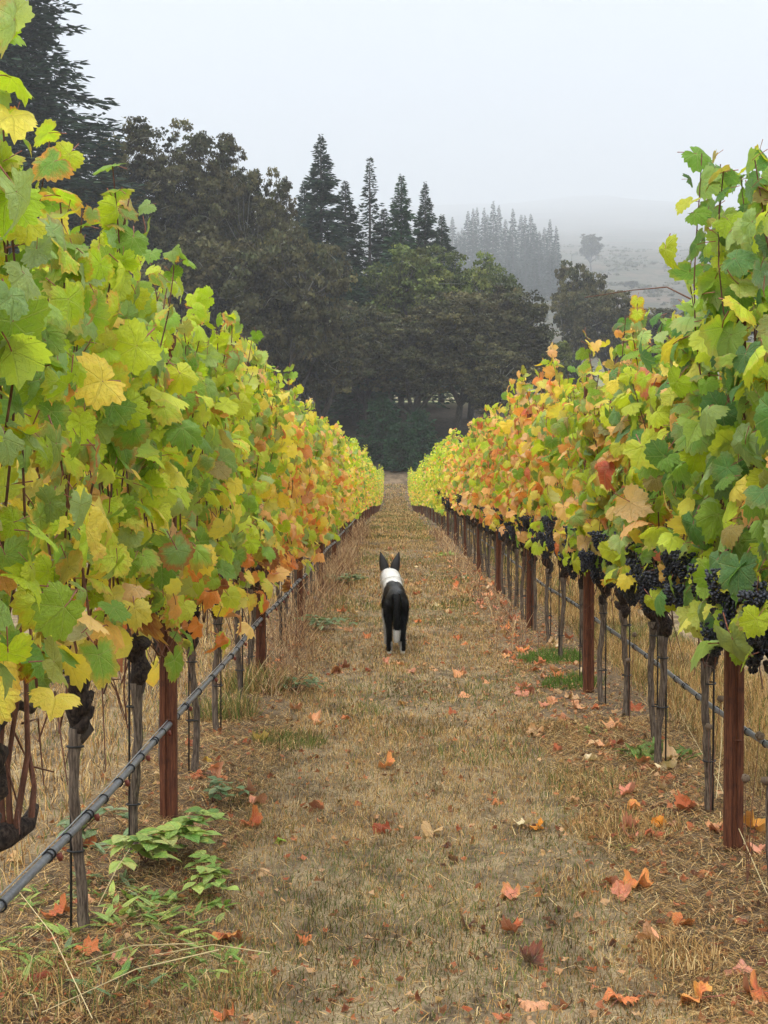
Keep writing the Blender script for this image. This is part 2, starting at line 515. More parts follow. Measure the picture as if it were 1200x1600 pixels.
def make_leaf_mesh(name, mat, seed, n=54, rings=(.35, .7, 1.), pet=True, stemmat=None, **kw):
    v, t, uv = leaf_template(n, rings, seed, **kw)
    mi = np.zeros(len(t), int)
    if pet:
        b = MB()
        rg = np.random.default_rng(seed + 99)
        a = rg.normal(0, .1)
        b.tube([(0, 0, 0), (a * .4, -.18, -.06), (a, -.42, -.20)], [.012, .011, .014], 4, cap=False)
        pv = np.concatenate(b.v); pt = np.concatenate(b.t)
        t = np.concatenate([t, pt + len(v)]); mi = np.concatenate([mi, np.ones(len(pt), int)])
        v = np.concatenate([v, pv]); uv = np.concatenate([uv, np.zeros((len(pv), 3))])
    return mesh_tris(name, v, t, [mat] + ([stemmat] if stemmat else []), luv=uv, smooth=True, midx=mi)

M_PET = flat_mat('petiole', (.30, .11, .07), .6)
LEAVES = []
for s in range(14):
    LEAVES.append(make_leaf_mesh('vine_leaf_blade', M_LEAF, s, stemmat=M_PET, curl=random.uniform(.08, .62), fold=random.uniform(-.12, .50),
                                 wrinkle=random.uniform(.035, .08), crumple=random.uniform(0, .07)))
DRYLEAVES = [make_leaf_mesh('dry_vine_leaf_blade', M_LEAF, 40 + s, stemmat=M_PET, curl=random.uniform(.5, .9), fold=random.uniform(.3, .7),
                            wrinkle=.10, crumple=.14) for s in range(5)]
FALLEN = [make_leaf_mesh('fallen_leaf_blade', M_FALL, 60 + s, n=45, stemmat=M_PET, curl=random.uniform(-.9, .8), fold=random.uniform(-.5, .6),
                         wrinkle=.16, crumple=random.uniform(.14, .36)) for s in range(12)]
LO = [leaf_template(12, (.6, 1.), 80 + s, serr=.0, curl=random.uniform(.1, .5), fold=random.uniform(0, .3)) for s in range(4)]
XLO = [leaf_template(7, (1.,), 90 + s, serr=.0, curl=random.uniform(.1, .5)) for s in range(3)]

def basis(nrm, roll, down=None):
    """rotation matrices (N,3,3): local z -> nrm, local y -> mostly downwards turned by roll"""
    n = nrm / np.linalg.norm(nrm, axis=1, keepdims=True)
    d = np.tile(np.array([0, 0, -1.]) if down is None else down, (len(n), 1))
    d = d + RNG.normal(0, .02, d.shape)
    y = d - n * np.sum(d * n, 1, keepdims=True)
    y /= np.linalg.norm(y, axis=1, keepdims=True) + 1e-9
    x = np.cross(y, n)
    c, s = np.cos(roll)[:, None], np.sin(roll)[:, None]
    y2 = y * c + x * s; x2 = x * c - y * s
    return np.stack([x2, y2, n], -1)

def batch(templates, pos, Rm, sc, col):
    """joins N copies of the templates (picked in turn)"""
    V, T, Cc, U = [], [], [], []
    n0 = 0
    K = len(templates)
    for k, (tv, tt, tu) in enumerate(templates):
        p, R_, s, c = pos[k::K], Rm[k::K], sc[k::K], col[k::K]
        if len(p) == 0: continue
        v = np.einsum('nij,vj->nvi', R_, tv) * s[:, None, None] + p[:, None, :]
        m, q = len(p), len(tv)
        V.append(v.reshape(-1, 3))
        T.append((tt[None] + (np.arange(m) * q)[:, None, None]).reshape(-1, 3) + n0)
        Cc.append(np.repeat(c, q, 0)); U.append(np.tile(tu, (m, 1)))
        n0 += m * q
    return np.concatenate(V), np.concatenate(T), np.concatenate(Cc), np.concatenate(U)

# ------------------------------------------------------------------ trees
def oak_variant(seed, tone, nclump=125, nleaf=360, height=18., R=6., low=.24):
    rg = np.random.default_rng(seed); rr = random.Random(seed)
    cz = height * (.5 + low * .5); hz = height * (1 - low) * .5
    cen, crad = [], []
    lump = rg.normal(0, 1, (7, 3)); lump /= np.linalg.norm(lump, axis=1, keepdims=True); lump[:, 2] = np.abs(lump[:, 2]) * .8
    while len(cen) < nclump:
        d = rg.normal(0, 1, 3); d /= np.linalg.norm(d)
        q = rr.random() ** .38
        lobe = .74 + .34 * max(0, max(float(l @ d) for l in lump)) ** 5
        p = d * q * lobe
        if p[2] < -.75: continue
        cen.append((p[0] * R, p[1] * R, cz + p[2] * hz)); crad.append(rr.uniform(.7, 1.45))
    cen = np.array(cen); crad = np.array(crad)
    # limbs
    b = MB()
    fork = height * rr.uniform(.18, .26)
    tr = [(0, 0, -.6), (.1, .05, fork * .5), (.25 * rr.gauss(0, 1), .2 * rr.gauss(0, 1), fork)]
    b.tube(tr, [.48, .36, .33], 9)
    tw = MB()
    hubs = []
    for k in range(7):
        a = k / 7 * 6.28 + rr.random(); L_ = R * rr.uniform(.30, .62); up = height * rr.uniform(.22, .48)
        p0 = Vector(tr[2]); p2 = p0 + Vector((math.cos(a) * L_, math.sin(a) * L_, up)); p1 = (p0 + p2) / 2 + Vector((rr.gauss(0, .5), rr.gauss(0, .5), -.4))
        b.tube([p0, p1, p2], [.24, .17, .10], 7); hubs += [p1, p2]
    for i in range(nclump):
        c = Vector(cen[i]); h = min(hubs, key=lambda q: (q - c).length)
        m_ = (h + c) / 2 + Vector((rr.gauss(0, .45), rr.gauss(0, .45), rr.gauss(-.1, .3)))
        (b if i % 3 else tw).tube([h, m_, c], [.075, .05, .02], 4, cap=False)
        for q in range(3):
            e_ = c + Vector((rr.gauss(0, 1), rr.gauss(0, 1), rr.gauss(.1, .6))) * crad[i] * .8
            (tw if q == 0 else b).tube([m_ if q else c, (c + e_) / 2 + Vector((rr.gauss(0, .2), rr.gauss(0, .2), .1)), e_], [.035, .025, .01], 3, cap=False)
    # leaves
    n = nclump * nleaf
    ci = np.repeat(np.arange(nclump), nleaf)
    d = rg.normal(0, 1, (n, 3)); d /= np.linalg.norm(d, axis=1, keepdims=True)
    # sub-sprays inside a clump so that its edge is ragged
    sub = rg.normal(0, 1, (nclump, 9, 3)); sub /= np.linalg.norm(sub, axis=2, keepdims=True)
    s_i = rg.integers(0, 9, n)
    ctr = cen[ci] + sub[ci, s_i] * (crad[ci] * .95)[:, None] * np.array([1, 1, .75])
    pos = ctr + d * (rg.random(n) ** .6 * crad[ci] * .50)[:, None] * np.array([1.15, 1.15, .6])
    q = np.array([(-.5, -.5, 0), (.5, -.35, .1), (.45, .5, 0), (-.4, .4, -.1)])
    t = np.array([(0, 1, 2), (0, 2, 3)])
    nr = rg.normal(0, 1, (n, 3)) + d * .8 + np.array([0, 0, .5])
    Rm = basis(nr, rg.random(n) * 6.28)
    sc = rg.uniform(.12, .29, n)
    base = np.array([lin(*c) for c in tone]) * .9
    cc = base[rg.integers(0, len(base), nclump)][ci] * .6 + base[rg.integers(0, len(base), n)] * .4
    spray = (rg.uniform(.5, 1.6, (nclump, 9)) * rg.uniform(.65, 1.5, (nclump, 1)))[ci, s_i][:, None]  # lit-and-dark clump contrast put into the leaf colour, random per spray and clump
    cc = cc * spray * rg.uniform(.7, 1.3, (n, 1))
    cc = np.where((rg.random(n) < .015)[:, None], np.array(lin(128, 132, 100)), cc)
    cc = np.concatenate([cc, np.ones((n, 1))], 1)
    V, T, Cc, U = batch([(q, t, q * 0)], pos, Rm, sc, cc)
    return (b.mesh('trunk_and_limbs', [M_OBARK], True), tw.mesh('lichen_branches', [M_TWIG], True), mesh_tris('crown', V, T, [M_OAK], col=Cc))

def fir_variant(seed, tone, height=28., R=4.2, nb=420, nspray=70, low=.08, droop=.35, sparse=1., size=1., power=.85):
    rg = np.random.default_rng(seed); rr = random.Random(seed)
    b = MB()
    b.tube([(0, 0, -.8), (0, 0, height * .5), (0, 0, height)], [height * .011, height * .006, .03], 8)
    P, D, Wd = [], [], []
    for k in range(nb):
        q = low + (1 - low) * (k + rr.random()) / nb
        z = height * q
        L_ = R * (1 - q) ** power * rr.uniform(.40, 1.15) + .10 * size
        a = k * 2.399 + rr.gauss(0, .3)
        ca, sa = math.cos(a), math.sin(a)
        up = .25 * (1 if q > .75 else 0)
        dr = droop * (1 - q * .6) * rr.uniform(.1, 2.0); up += rr.gauss(0, .12)
        def bp(s): return (ca * L_ * s, sa * L_ * s, z + L_ * (up * s - dr * s * s * .9 + .10 * s ** 4))
        b.tube([bp(0), bp(.5), bp(1)], [.035 * size + .01 * L_, .02 * size + .004 * L_, .008], 3, cap=False)
        m = max(8, int(nspray * (L_ / R) ** .8 * sparse))
        s = rg.random(m) ** .6
        side = rg.normal(0, 1, m) * (1 - s * .55) * L_ * .20
        px = ca * L_ * s - sa * side; py = sa * L_ * s + ca * side
        pz = z + L_ * (up * s - dr * s * s * .9 + .10 * s ** 4) - np.abs(side) * .25 + rg.normal(0, .15, m)
        P.append(np.stack([px, py, pz], 1))
        sg = np.sign(side) * .7
        D.append(np.stack([ca - sa * sg + rg.normal(0, .25, m), sa + ca * sg + rg.normal(0, .25, m), -.25 + up + rg.normal(0, .3, m)], 1))
    P = np.concatenate(P); D = np.concatenate(D); n = len(P)
    D /= np.linalg.norm(D, axis=1, keepdims=True)
    nr = np.cross(D, rg.normal(0, 1, (n, 3))) + np.array([0, 0, .6])
    nn = nr / np.linalg.norm(nr, axis=1, keepdims=True)
    y = D - nn * np.sum(D * nn, 1, keepdims=True); y /= np.linalg.norm(y, axis=1, keepdims=True)
    x = np.cross(y, nn)
    Rm = np.stack([x, y, nn], -1)
    q = np.array([(-.13, 0, 0), (.13, 0, 0), (.20, .45, -.05), (-.20, .5, -.05), (0, 1., -.15)])
    t = np.array([(0, 1, 2), (0, 2, 3), (3, 2, 4)])
    sc = rg.uniform(.28, .62, n) * size * np.clip(.45 + (height - P[:, 2]) / (height * .35), .45, 1)
    base = np.array([lin(*c) for c in tone])
    cc = base[rg.integers(0, len(base), n)] * rg.uniform(.55, 1.1, (n, 1))
    V, T, Cc, U = batch([(q, t, q * 0)], P, Rm, sc, np.concatenate([cc, np.ones((n, 1))], 1))
    return (b.mesh('trunk', [M_OBARK], True), None, mesh_tris('crown', V, T, [M_FIR], col=Cc))

OT_DARK = [(72, 72, 44), (84, 80, 50), (62, 68, 42), (94, 90, 56), (78, 70, 46)]
OT_OLIVE = [(98, 112, 50), (88, 102, 48), (116, 120, 58), (76, 88, 46)]
FT_DARK = [(40, 62, 44), (48, 70, 48), (34, 54, 42), (56, 74, 50)]
FT_GREEN = [(58, 88, 58), (66, 96, 60), (48, 78, 54)]
OAKS = [oak_variant(21, OT_DARK), oak_variant(22, OT_DARK), oak_variant(23, OT_DARK, 105), oak_variant(24, OT_OLIVE),
        oak_variant(25, OT_DARK, 250, 320, 32., 6.5, .16), oak_variant(26, OT_DARK, 230, 320, 32., 6.5, .20)]
ODIM = [(18., 6.)] * 4 + [(32., 6.5)] * 2
FIRS = [fir_variant(31, FT_DARK), fir_variant(32, FT_DARK, R=3.8), fir_variant(33, FT_GREEN), fir_variant(34, FT_DARK, R=3.2, sparse=.22, nb=260)]
BIGFIR = fir_variant(35, FT_DARK, height=48., R=9.5, nb=1100, nspray=120, size=.9, power=.80)
SHRUB = fir_variant(36, [(34, 66, 38), (44, 80, 46), (28, 56, 36)], height=6., R=3.9, nb=150, nspray=90, low=.02, size=.8, power=.55, droop=.15)
FARFIR = fir_variant(37, FT_DARK, height=30., R=5.0, nb=150, nspray=40, size=1.6, power=1.)

def tree(name, parts, px, top, y, hw, uh, ur, label, cat, group, base=None, rot=None):
    x = (px - VX) / F * y
    zb = ez(x, y) if base is None else base
    zt = H - (top - VY) / F * y
    sz = (zt - zb) / uh; sx = (hw / F * y) / ur
    r = empty(name, (x, y, zb), random.random() * 6.28 if rot is None else rot)
    r.scale = (sx, sx, sz)
    for nm, me in zip(('trunk', 'lichen_branches', 'crown'), parts):
        if me is not None:
            q = link(nm, me, r)
            if nm == 'lichen_branches': q['kind'] = 'stuff'
    tag(r, label, cat, group)
    return r
for i, (px, top, hw, y, k, lb) in enumerate((
    (35, 240, 100, 126, 5, 'dark oak at the left edge below the giant fir'), (118, 205, 85, 131, 4, 'dark oak just right of the giant fir'), (190, 148, 100, 136, 4, 'tallest dark oak of the left woodland group'),
    (292, 160, 88, 139, 5, 'dark oak with sky gaps right of the tallest oak'), (362, 178, 72, 137, 4, 'dark oak with lacy crown sloping down towards the pointed firs'),
    (432, 236, 50, 134, 5, 'slim dark oak at the right shoulder of the woodland group'), (318, 330, 115, 127, 0, 'broad dark oak in front of the lacy oaks'), (450, 325, 88, 131, 1, 'rounded dark oak left of the pointed firs'),
    (505, 450, 78, 135, 0, 'lower dark oak beside the wooden fence'), (228, 380, 110, 124, 1, 'low dark oak behind the left vine tops'), (652, 358, 88, 148, 3, 'olive-topped oak in the middle of the treeline'),
    (735, 372, 72, 150, 3, 'olive oak right of the middle oak'), (572, 450, 66, 143, 2, 'dark oak below the thin-topped fir'), (795, 425, 70, 146, 0, 'dark oak at the right end of the middle group'),
    (715, 430, 88, 141, 1, 'dark oak in front of the two olive oaks'), (848, 505, 46, 148, 3, 'small olive oak at the right foot of the middle group'), (640, 470, 80, 139, 0, 'dark oak standing right over the fir shrubs'),
    (902, 386, 44, 192, 2, 'narrow dark oak apart from the group, before the misty hill'), (948, 432, 58, 186, 1, 'spreading dark oak behind the right vine tops'), (1010, 462, 60, 182, 0, 'dark oak half hidden by the right vine row'),
    (1090, 470, 80, 180, 1, 'oak hidden behind the tall right vines'), (885, 560, 50, 190, 0, 'low dark oak between the middle group and the right vines'), (770, 520, 60, 138, 2, 'low dark oak above the right vine row'))):
    tree('oak_tree', OAKS[k], px, top + 8, y, hw * 1.05, ODIM[k][0], ODIM[k][1], lb, 'tree', 'oak trees at the end of the vineyard')
tree('fir_tree', BIGFIR, 20, -150, 128, 330, 48., 9.5, 'giant dark fir rising out of the picture above the left vines', 'tree', 'fir trees at the end of the vineyard')
tree('fir_tree', BIGFIR, -95, -60, 140, 165, 48., 9.5, 'giant dark fir behind the other one at the left edge', 'tree', 'fir trees at the end of the vineyard', rot=2.)
for i, (px, top, hw, y, k, lb) in enumerate(((502, 222, 55, 154, 0, 'tallest pointed dark fir of the middle cluster'), (540, 292, 48, 158, 1, 'dark fir close behind the tallest pointed fir'), (578, 256, 44, 160, 3, 'thin see-through fir of the middle cluster'),
    (627, 284, 44, 157, 2, 'blue-green fir of the middle cluster'), (664, 295, 36, 159, 0, 'short pointed fir at the right of the middle cluster'), (600, 335, 46, 162, 1, 'dark fir between the thin and blue-green firs'),
    (476, 292, 44, 160, 1, 'dark fir left of the tallest pointed fir'), (690, 345, 40, 165, 0, 'low dark fir behind the olive oak'), (556, 425, 44, 147, 2, 'young light green fir below the thin-topped fir'))):
    tree('fir_tree', FIRS[k], px, top - 6, y, hw * 1.65, 28., 4.2, lb, 'tree', 'fir trees at the end of the vineyard')
for px, top, hw, y, lb in ((598, 622, 52, 134, 'broad dark fir shrub at the left end of the path mouth'), (655, 640, 46, 133, 'broad dark fir shrub at the right end of the path mouth'), (628, 660, 42, 130, 'lowest dark fir shrub straight ahead of the dog')):
    tree('fir_shrub', SHRUB, px, top, y, hw, 6., 3.9, lb, 'shrub', 'dark fir shrubs at the end of the path')
FARG = 'misty firs on the far hillside'
for i in range(46):
    px = 684 + i * 4.1 + random.uniform(-3, 3)
    y = random.uniform(860, 990)
    top = 330 + abs(px - 765) * .30 + random.uniform(-14, 22) if i % 2 else 388 + abs(px - 790) * .30 + random.uniform(-12, 40)
    if i % 2 == 0: y *= .85
    x = (px - VX) / F * y
    h_ = (H - (top - VY) / F * y) - ez(x, y)
    tree('fir_tree', FARFIR, px, top, y, random.uniform(18, 25), 30., 5., 'fog-dimmed %s fir %s of the misty stand on the far hill' % ('upper' if i % 2 else 'lower', 'at the left end' if px < 745 else ('in the middle' if px < 810 else 'at the right end')), 'tree', FARG)
for px, top, hw, y, k, lb in ((922, 364, 20, 1150, 0, 'lone round oak fading into the mist on the bare hillside'), (985, 440, 14, 880, 1, 'small misty oak low on the bare hillside'), (866, 395, 14, 1050, 2, 'thin misty oak at the right edge of the far fir stand')):
    x = (px - VX) / F * y
    tree('oak_tree', OAKS[k], px, top, y, hw, 18., 6., lb, 'tree', 'misty oaks on the far hillside', base=ez(x, y))

# wooden fence at the wood's far edge
def fence():
    r = empty('wooden_fence', (0, 0, 0))
    pm = MB(); pm.box((0, 0, .62), (.16, .16, 1.5)); pm = pm.mesh('post', [M_FENCE])
    xs = np.arange(-34, 34, 2.6)
    for x in xs: link('post', pm, r, (x, 163, ez(x, 163)))
    for a, b_ in zip(xs[:-1], xs[1:]):
        za, zb = ez(a, 163), ez(b_, 163)
        for h_ in (.45, .85, 1.25):
            m = MB(); m.tube([(a, 162.9, za + h_), (b_, 162.9, zb + h_)], [.07, .065], 4); link('rail', m.mesh('rail', [M_FENCE]), r)
    tag(r, 'dark wooden post and rail fence behind the oak trunks', 'fence')
fence()

def scrub():
    n = 6000
    px = RNG.uniform(640, 1200, n); y = 520 + 1500 * RNG.random(n) ** 1.3
    kp = (vnoise(px / 30, y / 70, 17) > .60) | (RNG.random(n) < .05); px, y = px[kp], y[kp]; n = len(px)
    x = (px - VX) / F * y; z = elev(x, y)
    m = 14; r = RNG.uniform(.5, 2.6, n)
    d = RNG.normal(0, 1, (n, m, 3)); d /= np.linalg.norm(d, axis=2, keepdims=True); d[:, :, 2] = np.abs(d[:, :, 2]) * .6
    pos = (np.stack([x, y, z], 1)[:, None] + d * r[:, None, None] * RNG.random((n, m, 1)) ** .4).reshape(-1, 3)
    N_ = n * m
    q = np.array([(-.5, -.5, 0), (.5, -.35, .1), (.45, .5, 0), (-.4, .4, -.1)]); tt = np.array([(0, 1, 2), (0, 2, 3)])
    c = np.tile(np.array([*lin(80, 80, 56), 1]), (N_, 1)); c[:, :3] *= RNG.uniform(.6, 1.5, (N_, 1))
    V, T, Cc, U = batch([(q, tt, q * 0)], pos, basis(RNG.normal(0, 1, (N_, 3)), RNG.random(N_) * 6), np.repeat(r, m) * .7, c)
    tag(link('hillside_scrub', mesh_tris('hillside_scrub', V, T, [M_OAK], col=Cc)), 'low scrub dotted over the misty hillside', 'scrub', kind='stuff')
scrub()

# ------------------------------------------------------------------ vine colours
PAL = {
    'green': [(130, 164, 62), (142, 172, 56), (118, 154, 66), (148, 178, 74), (112, 148, 54), (134, 160, 80)],
    'pale': [(166, 188, 118), (156, 180, 106), (144, 170, 104)],
    'lime': [(178, 196, 50), (190, 202, 58), (168, 190, 46), (198, 208, 74)],
    'olive': [(152, 154, 70), (164, 158, 78), (160, 142, 84)],
    'deep': [(96, 138, 72), (86, 128, 66), (108, 148, 84), (92, 130, 80)],
    'yellow': [(230, 210, 84), (238, 218, 102), (224, 202, 70), (218, 206, 98)],
    'peach': [(236, 184, 112), (240, 192, 126), (230, 168, 104), (228, 182, 134)],
    'orange': [(226, 142, 74), (218, 130, 76), (230, 156, 80)],
    'red': [(190, 104, 72), (200, 116, 86), (176, 88, 62), (206, 124, 98)],
    'brown': [(150, 90, 58), (136, 80, 54), (168, 110, 76)],
}
def leaf_colour(side, y, h):
    u = random.random()
    nz = float(vnoise(y * 1.1 + (50 if side > 0 else 0), h * 2.4, 5))      # patches
    if side < 0:
        if y < 6.4: wts = dict(green=.36, lime=.43, pale=.12, olive=.04, yellow=.035, peach=.02)
        elif y < 9: wts = dict(green=.25, lime=.46, pale=.10, olive=.05, yellow=.08, peach=.05, red=.005)
        elif y < 28: wts = dict(green=.17, lime=.30, pale=.06, yellow=.22, peach=.16, orange=.08, olive=.04)
        else: wts = dict(green=.22, lime=.42, yellow=.20, peach=.08, orange=.05, pale=.03)
        low = .95 if y < 9 else 1.25
    else:
        if y < 6.6: wts = dict(deep=.20, green=.30, lime=.24, pale=.15, olive=.03, yellow=.04, peach=.04)
        elif y < 8.4: wts = dict(deep=.18, green=.22, lime=.24, pale=.10, olive=.06, yellow=.08, peach=.10, red=.02)
        elif y < 12: wts = dict(green=.17, lime=.28, pale=.06, olive=.08, yellow=.17, peach=.20, orange=.04, red=.01)
        elif y < 32: wts = dict(green=.10, lime=.18, olive=.05, yellow=.22, peach=.30, orange=.15, red=.03)
        else: wts = dict(green=.20, lime=.48, yellow=.22, peach=.06, orange=.04)
        low = 1.0 if y < 9 else 1.2
    warm = {'yellow', 'peach', 'orange', 'red'}
    f = 1.0
    f *= 2.2 if nz > .62 else (.45 if nz < .38 else 1.)
    if h < low: f *= 2.6 if side < 0 else 1.5
    elif side < 0 and h < 1.55: f *= 2.0
    if h > 1.95: f *= .35
    elif h > 1.7: f *= .7
    ks = list(wts); ws = [wts[k] * (f if k in warm else 1.) for k in ks]
    if side < 0 and h < .98 and 5 < y < 16 and random.random() < .3:
        return 'brown', random.choice(PAL['brown'] + PAL['orange'])
    if side < 0 and h < 1.1 and y < 6.4 and random.random() < .38:
        k = random.choice(['yellow', 'orange', 'peach', 'yellow', 'olive'])
        return k, random.choice(PAL[k])
    k = random.choices(ks, ws)[0]
    return k, random.choice(PAL[k])

def jitter_rgb(c, s=.10):
    f = 1.12 + random.gauss(0, s * .8)
    l = lin(*c)
    return tuple(max(.003, min(.95, q * f * (1 + random.gauss(0, s * .35)))) for q in l)

ROWX = {-1: -.97, 1: 1.31}
# shoots that stand above the hedge in the photograph: (side, y, dx, top height)
TALL = [(-1, 2.75, .16, 2.34), (-1, 2.9, .12, 2.30), (-1, 3.0, .10, 2.36), (-1, 3.2, .12, 2.18), (-1, 4.5, .12, 2.36), (-1, 4.65, .10, 2.30), (-1, 4.8, .05, 2.24), (-1, 5.5, .08, 2.26), (-1, 6.15, .0, 2.34), (-1, 7.3, .10, 2.22),
        (-1, 7.5, .02, 2.30), (-1, 9.2, .08, 2.22), (-1, 9.95, .0, 2.30), (-1, 11.4, .0, 2.26), (-1, 12.6, .0, 2.24),
        (1, 5.75, -.12, 2.66), (1, 5.6, -.06, 2.60), (1, 5.9, -.04, 2.66), (1, 5.3, -.10, 2.52), (1, 5.1, -.05, 2.5), (1, 8.05, -.12, 2.30), (1, 8.2, -.05, 2.38), (1, 9.4, -.04, 2.34),
        (1, 12.6, -.05, 2.36), (1, 13.4, -.08, 2.40), (1, 15.4, 0, 2.42), (1, 17.0, 0, 2.4)]
def top_height(side, y):
    base = (2.03 if side < 0 else 2.08) + .16 * (float(vnoise(y * 1.3, side * 9 + 20, 6)) - .5) * 2
    if side > 0 and 5.0 < y < 6.05: base += .32
    if side > 0 and 6.5 < y < 7.4: base -= .05
    if side < 0 and y < 4.2: base += .06
    return base

def bottom_height(side, y):
    if y > 35: return .62
    if side < 0: return 1.02 if y < 3 else .94 if y < 5.0 else (.84 if y < 6.3 else (.72 if y < 13 else .74))
    return .90 if y < 7.1 else .96

def vine_plan(side, y0, gap):
    """shoots and leaf sites of one vine, in coordinates relative to (row x, y0, ground)"""
    shoots, sites = [], []
    n = 11
    for k in range(n):
        sy = (k + .5) / n * gap - gap / 2 + random.uniform(-.03, .03)
        top = top_height(side, y0 + sy) + random.gauss(0, .07)
        top -= .05
        if random.random() < .26: top += random.uniform(.08, .28)
        shoots.append((random.uniform(-.07, .07), sy, top, random.uniform(-.10, .10)))
    for s, ty, dx, th in TALL:
        if s == side and abs(ty - y0) <= gap / 2: shoots.append((dx * .3, ty - y0, th, dx))
    paths = []
    for (sx, sy, top, lean) in shoots:
        z0 = .86
        m = int((top - z0) / .08)
        ph = random.random() * 6.28
        pts = []
        for j in range(m + 1):
            q = j / m
            zz = z0 + (top - z0) * q
            pts.append((sx + lean * q + .035 * math.sin(q * 7 + ph), sy + .05 * math.sin(q * 5 + ph * 2) , zz))
        paths.append(pts)
        for j in range(1, m + 1):
            x, y_, z_ = pts[j]
            endness = max(0, (z_ - (top - .45)) / .45)
            a = (math.pi if j % 2 else 0) + random.gauss(0, .9)
            out_ = random.uniform(.04, .15) * (1 - .6 * endness)
            sites.append((x + math.cos(a) * out_, y_ + math.sin(a) * out_ * .7, z_ + random.uniform(-.07, .05), 1 - .28 * endness, math.cos(a), math.sin(a)))
            if endness > .1: sites.append((x + math.cos(a + 2) * out_ * .5, y_ + math.sin(a + 2) * out_ * .4, z_ + random.uniform(-.05, .03), .85, math.cos(a + 2), math.sin(a + 2)))
    bot = bottom_height(side, y0)
    hi = top_height(side, y0)
    for k in range(int(122 * gap)):
        face = -1 if random.random() < .5 else 1
        q = random.random()
        z_ = bot + (hi - .12 - bot) * q
        th = .13 + .04 * math.sin(z_ * 5 + y0) + random.gauss(0, .035)
        # a fraction are droopers low in the canopy
        if random.random() < .05: z_ = bot - random.uniform(0, .14)
        sites.append((face * th * random.uniform(.75, 1.12), random.uniform(-gap / 2, gap / 2), z_, random.uniform(.85, 1.25), face, 0))
    sites = [s for s in sites if s[2] > bot - .15]
    return paths, sites

def site_arrays(side, y0, sites):
    n = len(sites)
    A = np.array(sites)
    pos = A[:, :3].copy()
    nr = RNG.normal(0, 1, (n, 3)) * .64
    nr[:, 0] += A[:, 4] * .62 + np.sign(A[:, 0]) * .35
    nr[:, 1] += A[:, 5] * .3 - .30
    nr[:, 2] += .42
    roll = RNG.normal(0, .65, n)
    size = A[:, 3] * RNG.uniform(.088, .172, n)
    if side > 0 and y0 < 7.4: size *= 1.12
    return pos, nr, roll, size

def trunk_mesh(seed, height=.80):
    rg = random.Random(seed)
    b = MB()
    pts, rad = [], []
    m = 16
    for i in range(m + 1):
        q = i / m
        pts.append((.012 * math.sin(q * 5 + seed) + rg.gauss(0, .002), .014 * math.sin(q * 4 + seed * 2), -.03 + (height * .80 + .03) * q))
        rad.append((.0165 + .006 * max(0, 1 - q * 6) + .010 * max(0, q - .82) / .18) * rg.uniform(.92, 1.08))
    b.tube(pts, rad, 9)
    return b, pts[-1]

def head_parts(seed, top, gap, cordon=True):
    rg = random.Random(seed)
    b = MB()
    x, y, z = top
    pts = [(x, y, z - .04)]; rad = [.022]
    for i in range(6):
        q = (i + 1) / 6
        pts.append((x + rg.gauss(0, .012), y + rg.gauss(0, .012), z - .04 + .20 * q)); rad.append(rg.uniform(.022, .042))
    b.tube(pts, rad, 8)
    for k in range(5):      # knuckles
        a = rg.random() * 6.28; zz = z + rg.uniform(0, .15)
        b.tube([(x, y, zz - .015), (x + .035 * math.cos(a), y + .035 * math.sin(a), zz + .012), (x + .050 * math.cos(a), y + .05 * math.sin(a), zz + .035)], [.022, .019, .008], 6)
    knob = b
    arms = []
    for s in (-1, 1):
        c = MB()
        pts, rad = [], []
        for i in range(8):
            q = i / 7
            pts.append((x + .02 * math.sin(q * 6 + seed), y + s * q * gap * .47, z + .12 + .09 * math.sin(min(1, q * 2.2) * 1.57) + rg.gauss(0, .006)))
            rad.append(.017 * (1 - q * .45) * rg.uniform(.85, 1.15))
        c.tube(pts, rad, 7)
        arms.append(c)
    return knob, arms

TRUNKS = []
for s in range(5):
    b, top = trunk_mesh(s)
    kb, arms = head_parts(s, top, 1.04)
    TRUNKS.append((b.mesh('trunk', [M_BARK], True), kb.mesh('trunk_head', [M_HEAD], True), [a.mesh('cordon_arm', [M_HEAD], True) for a in arms]))

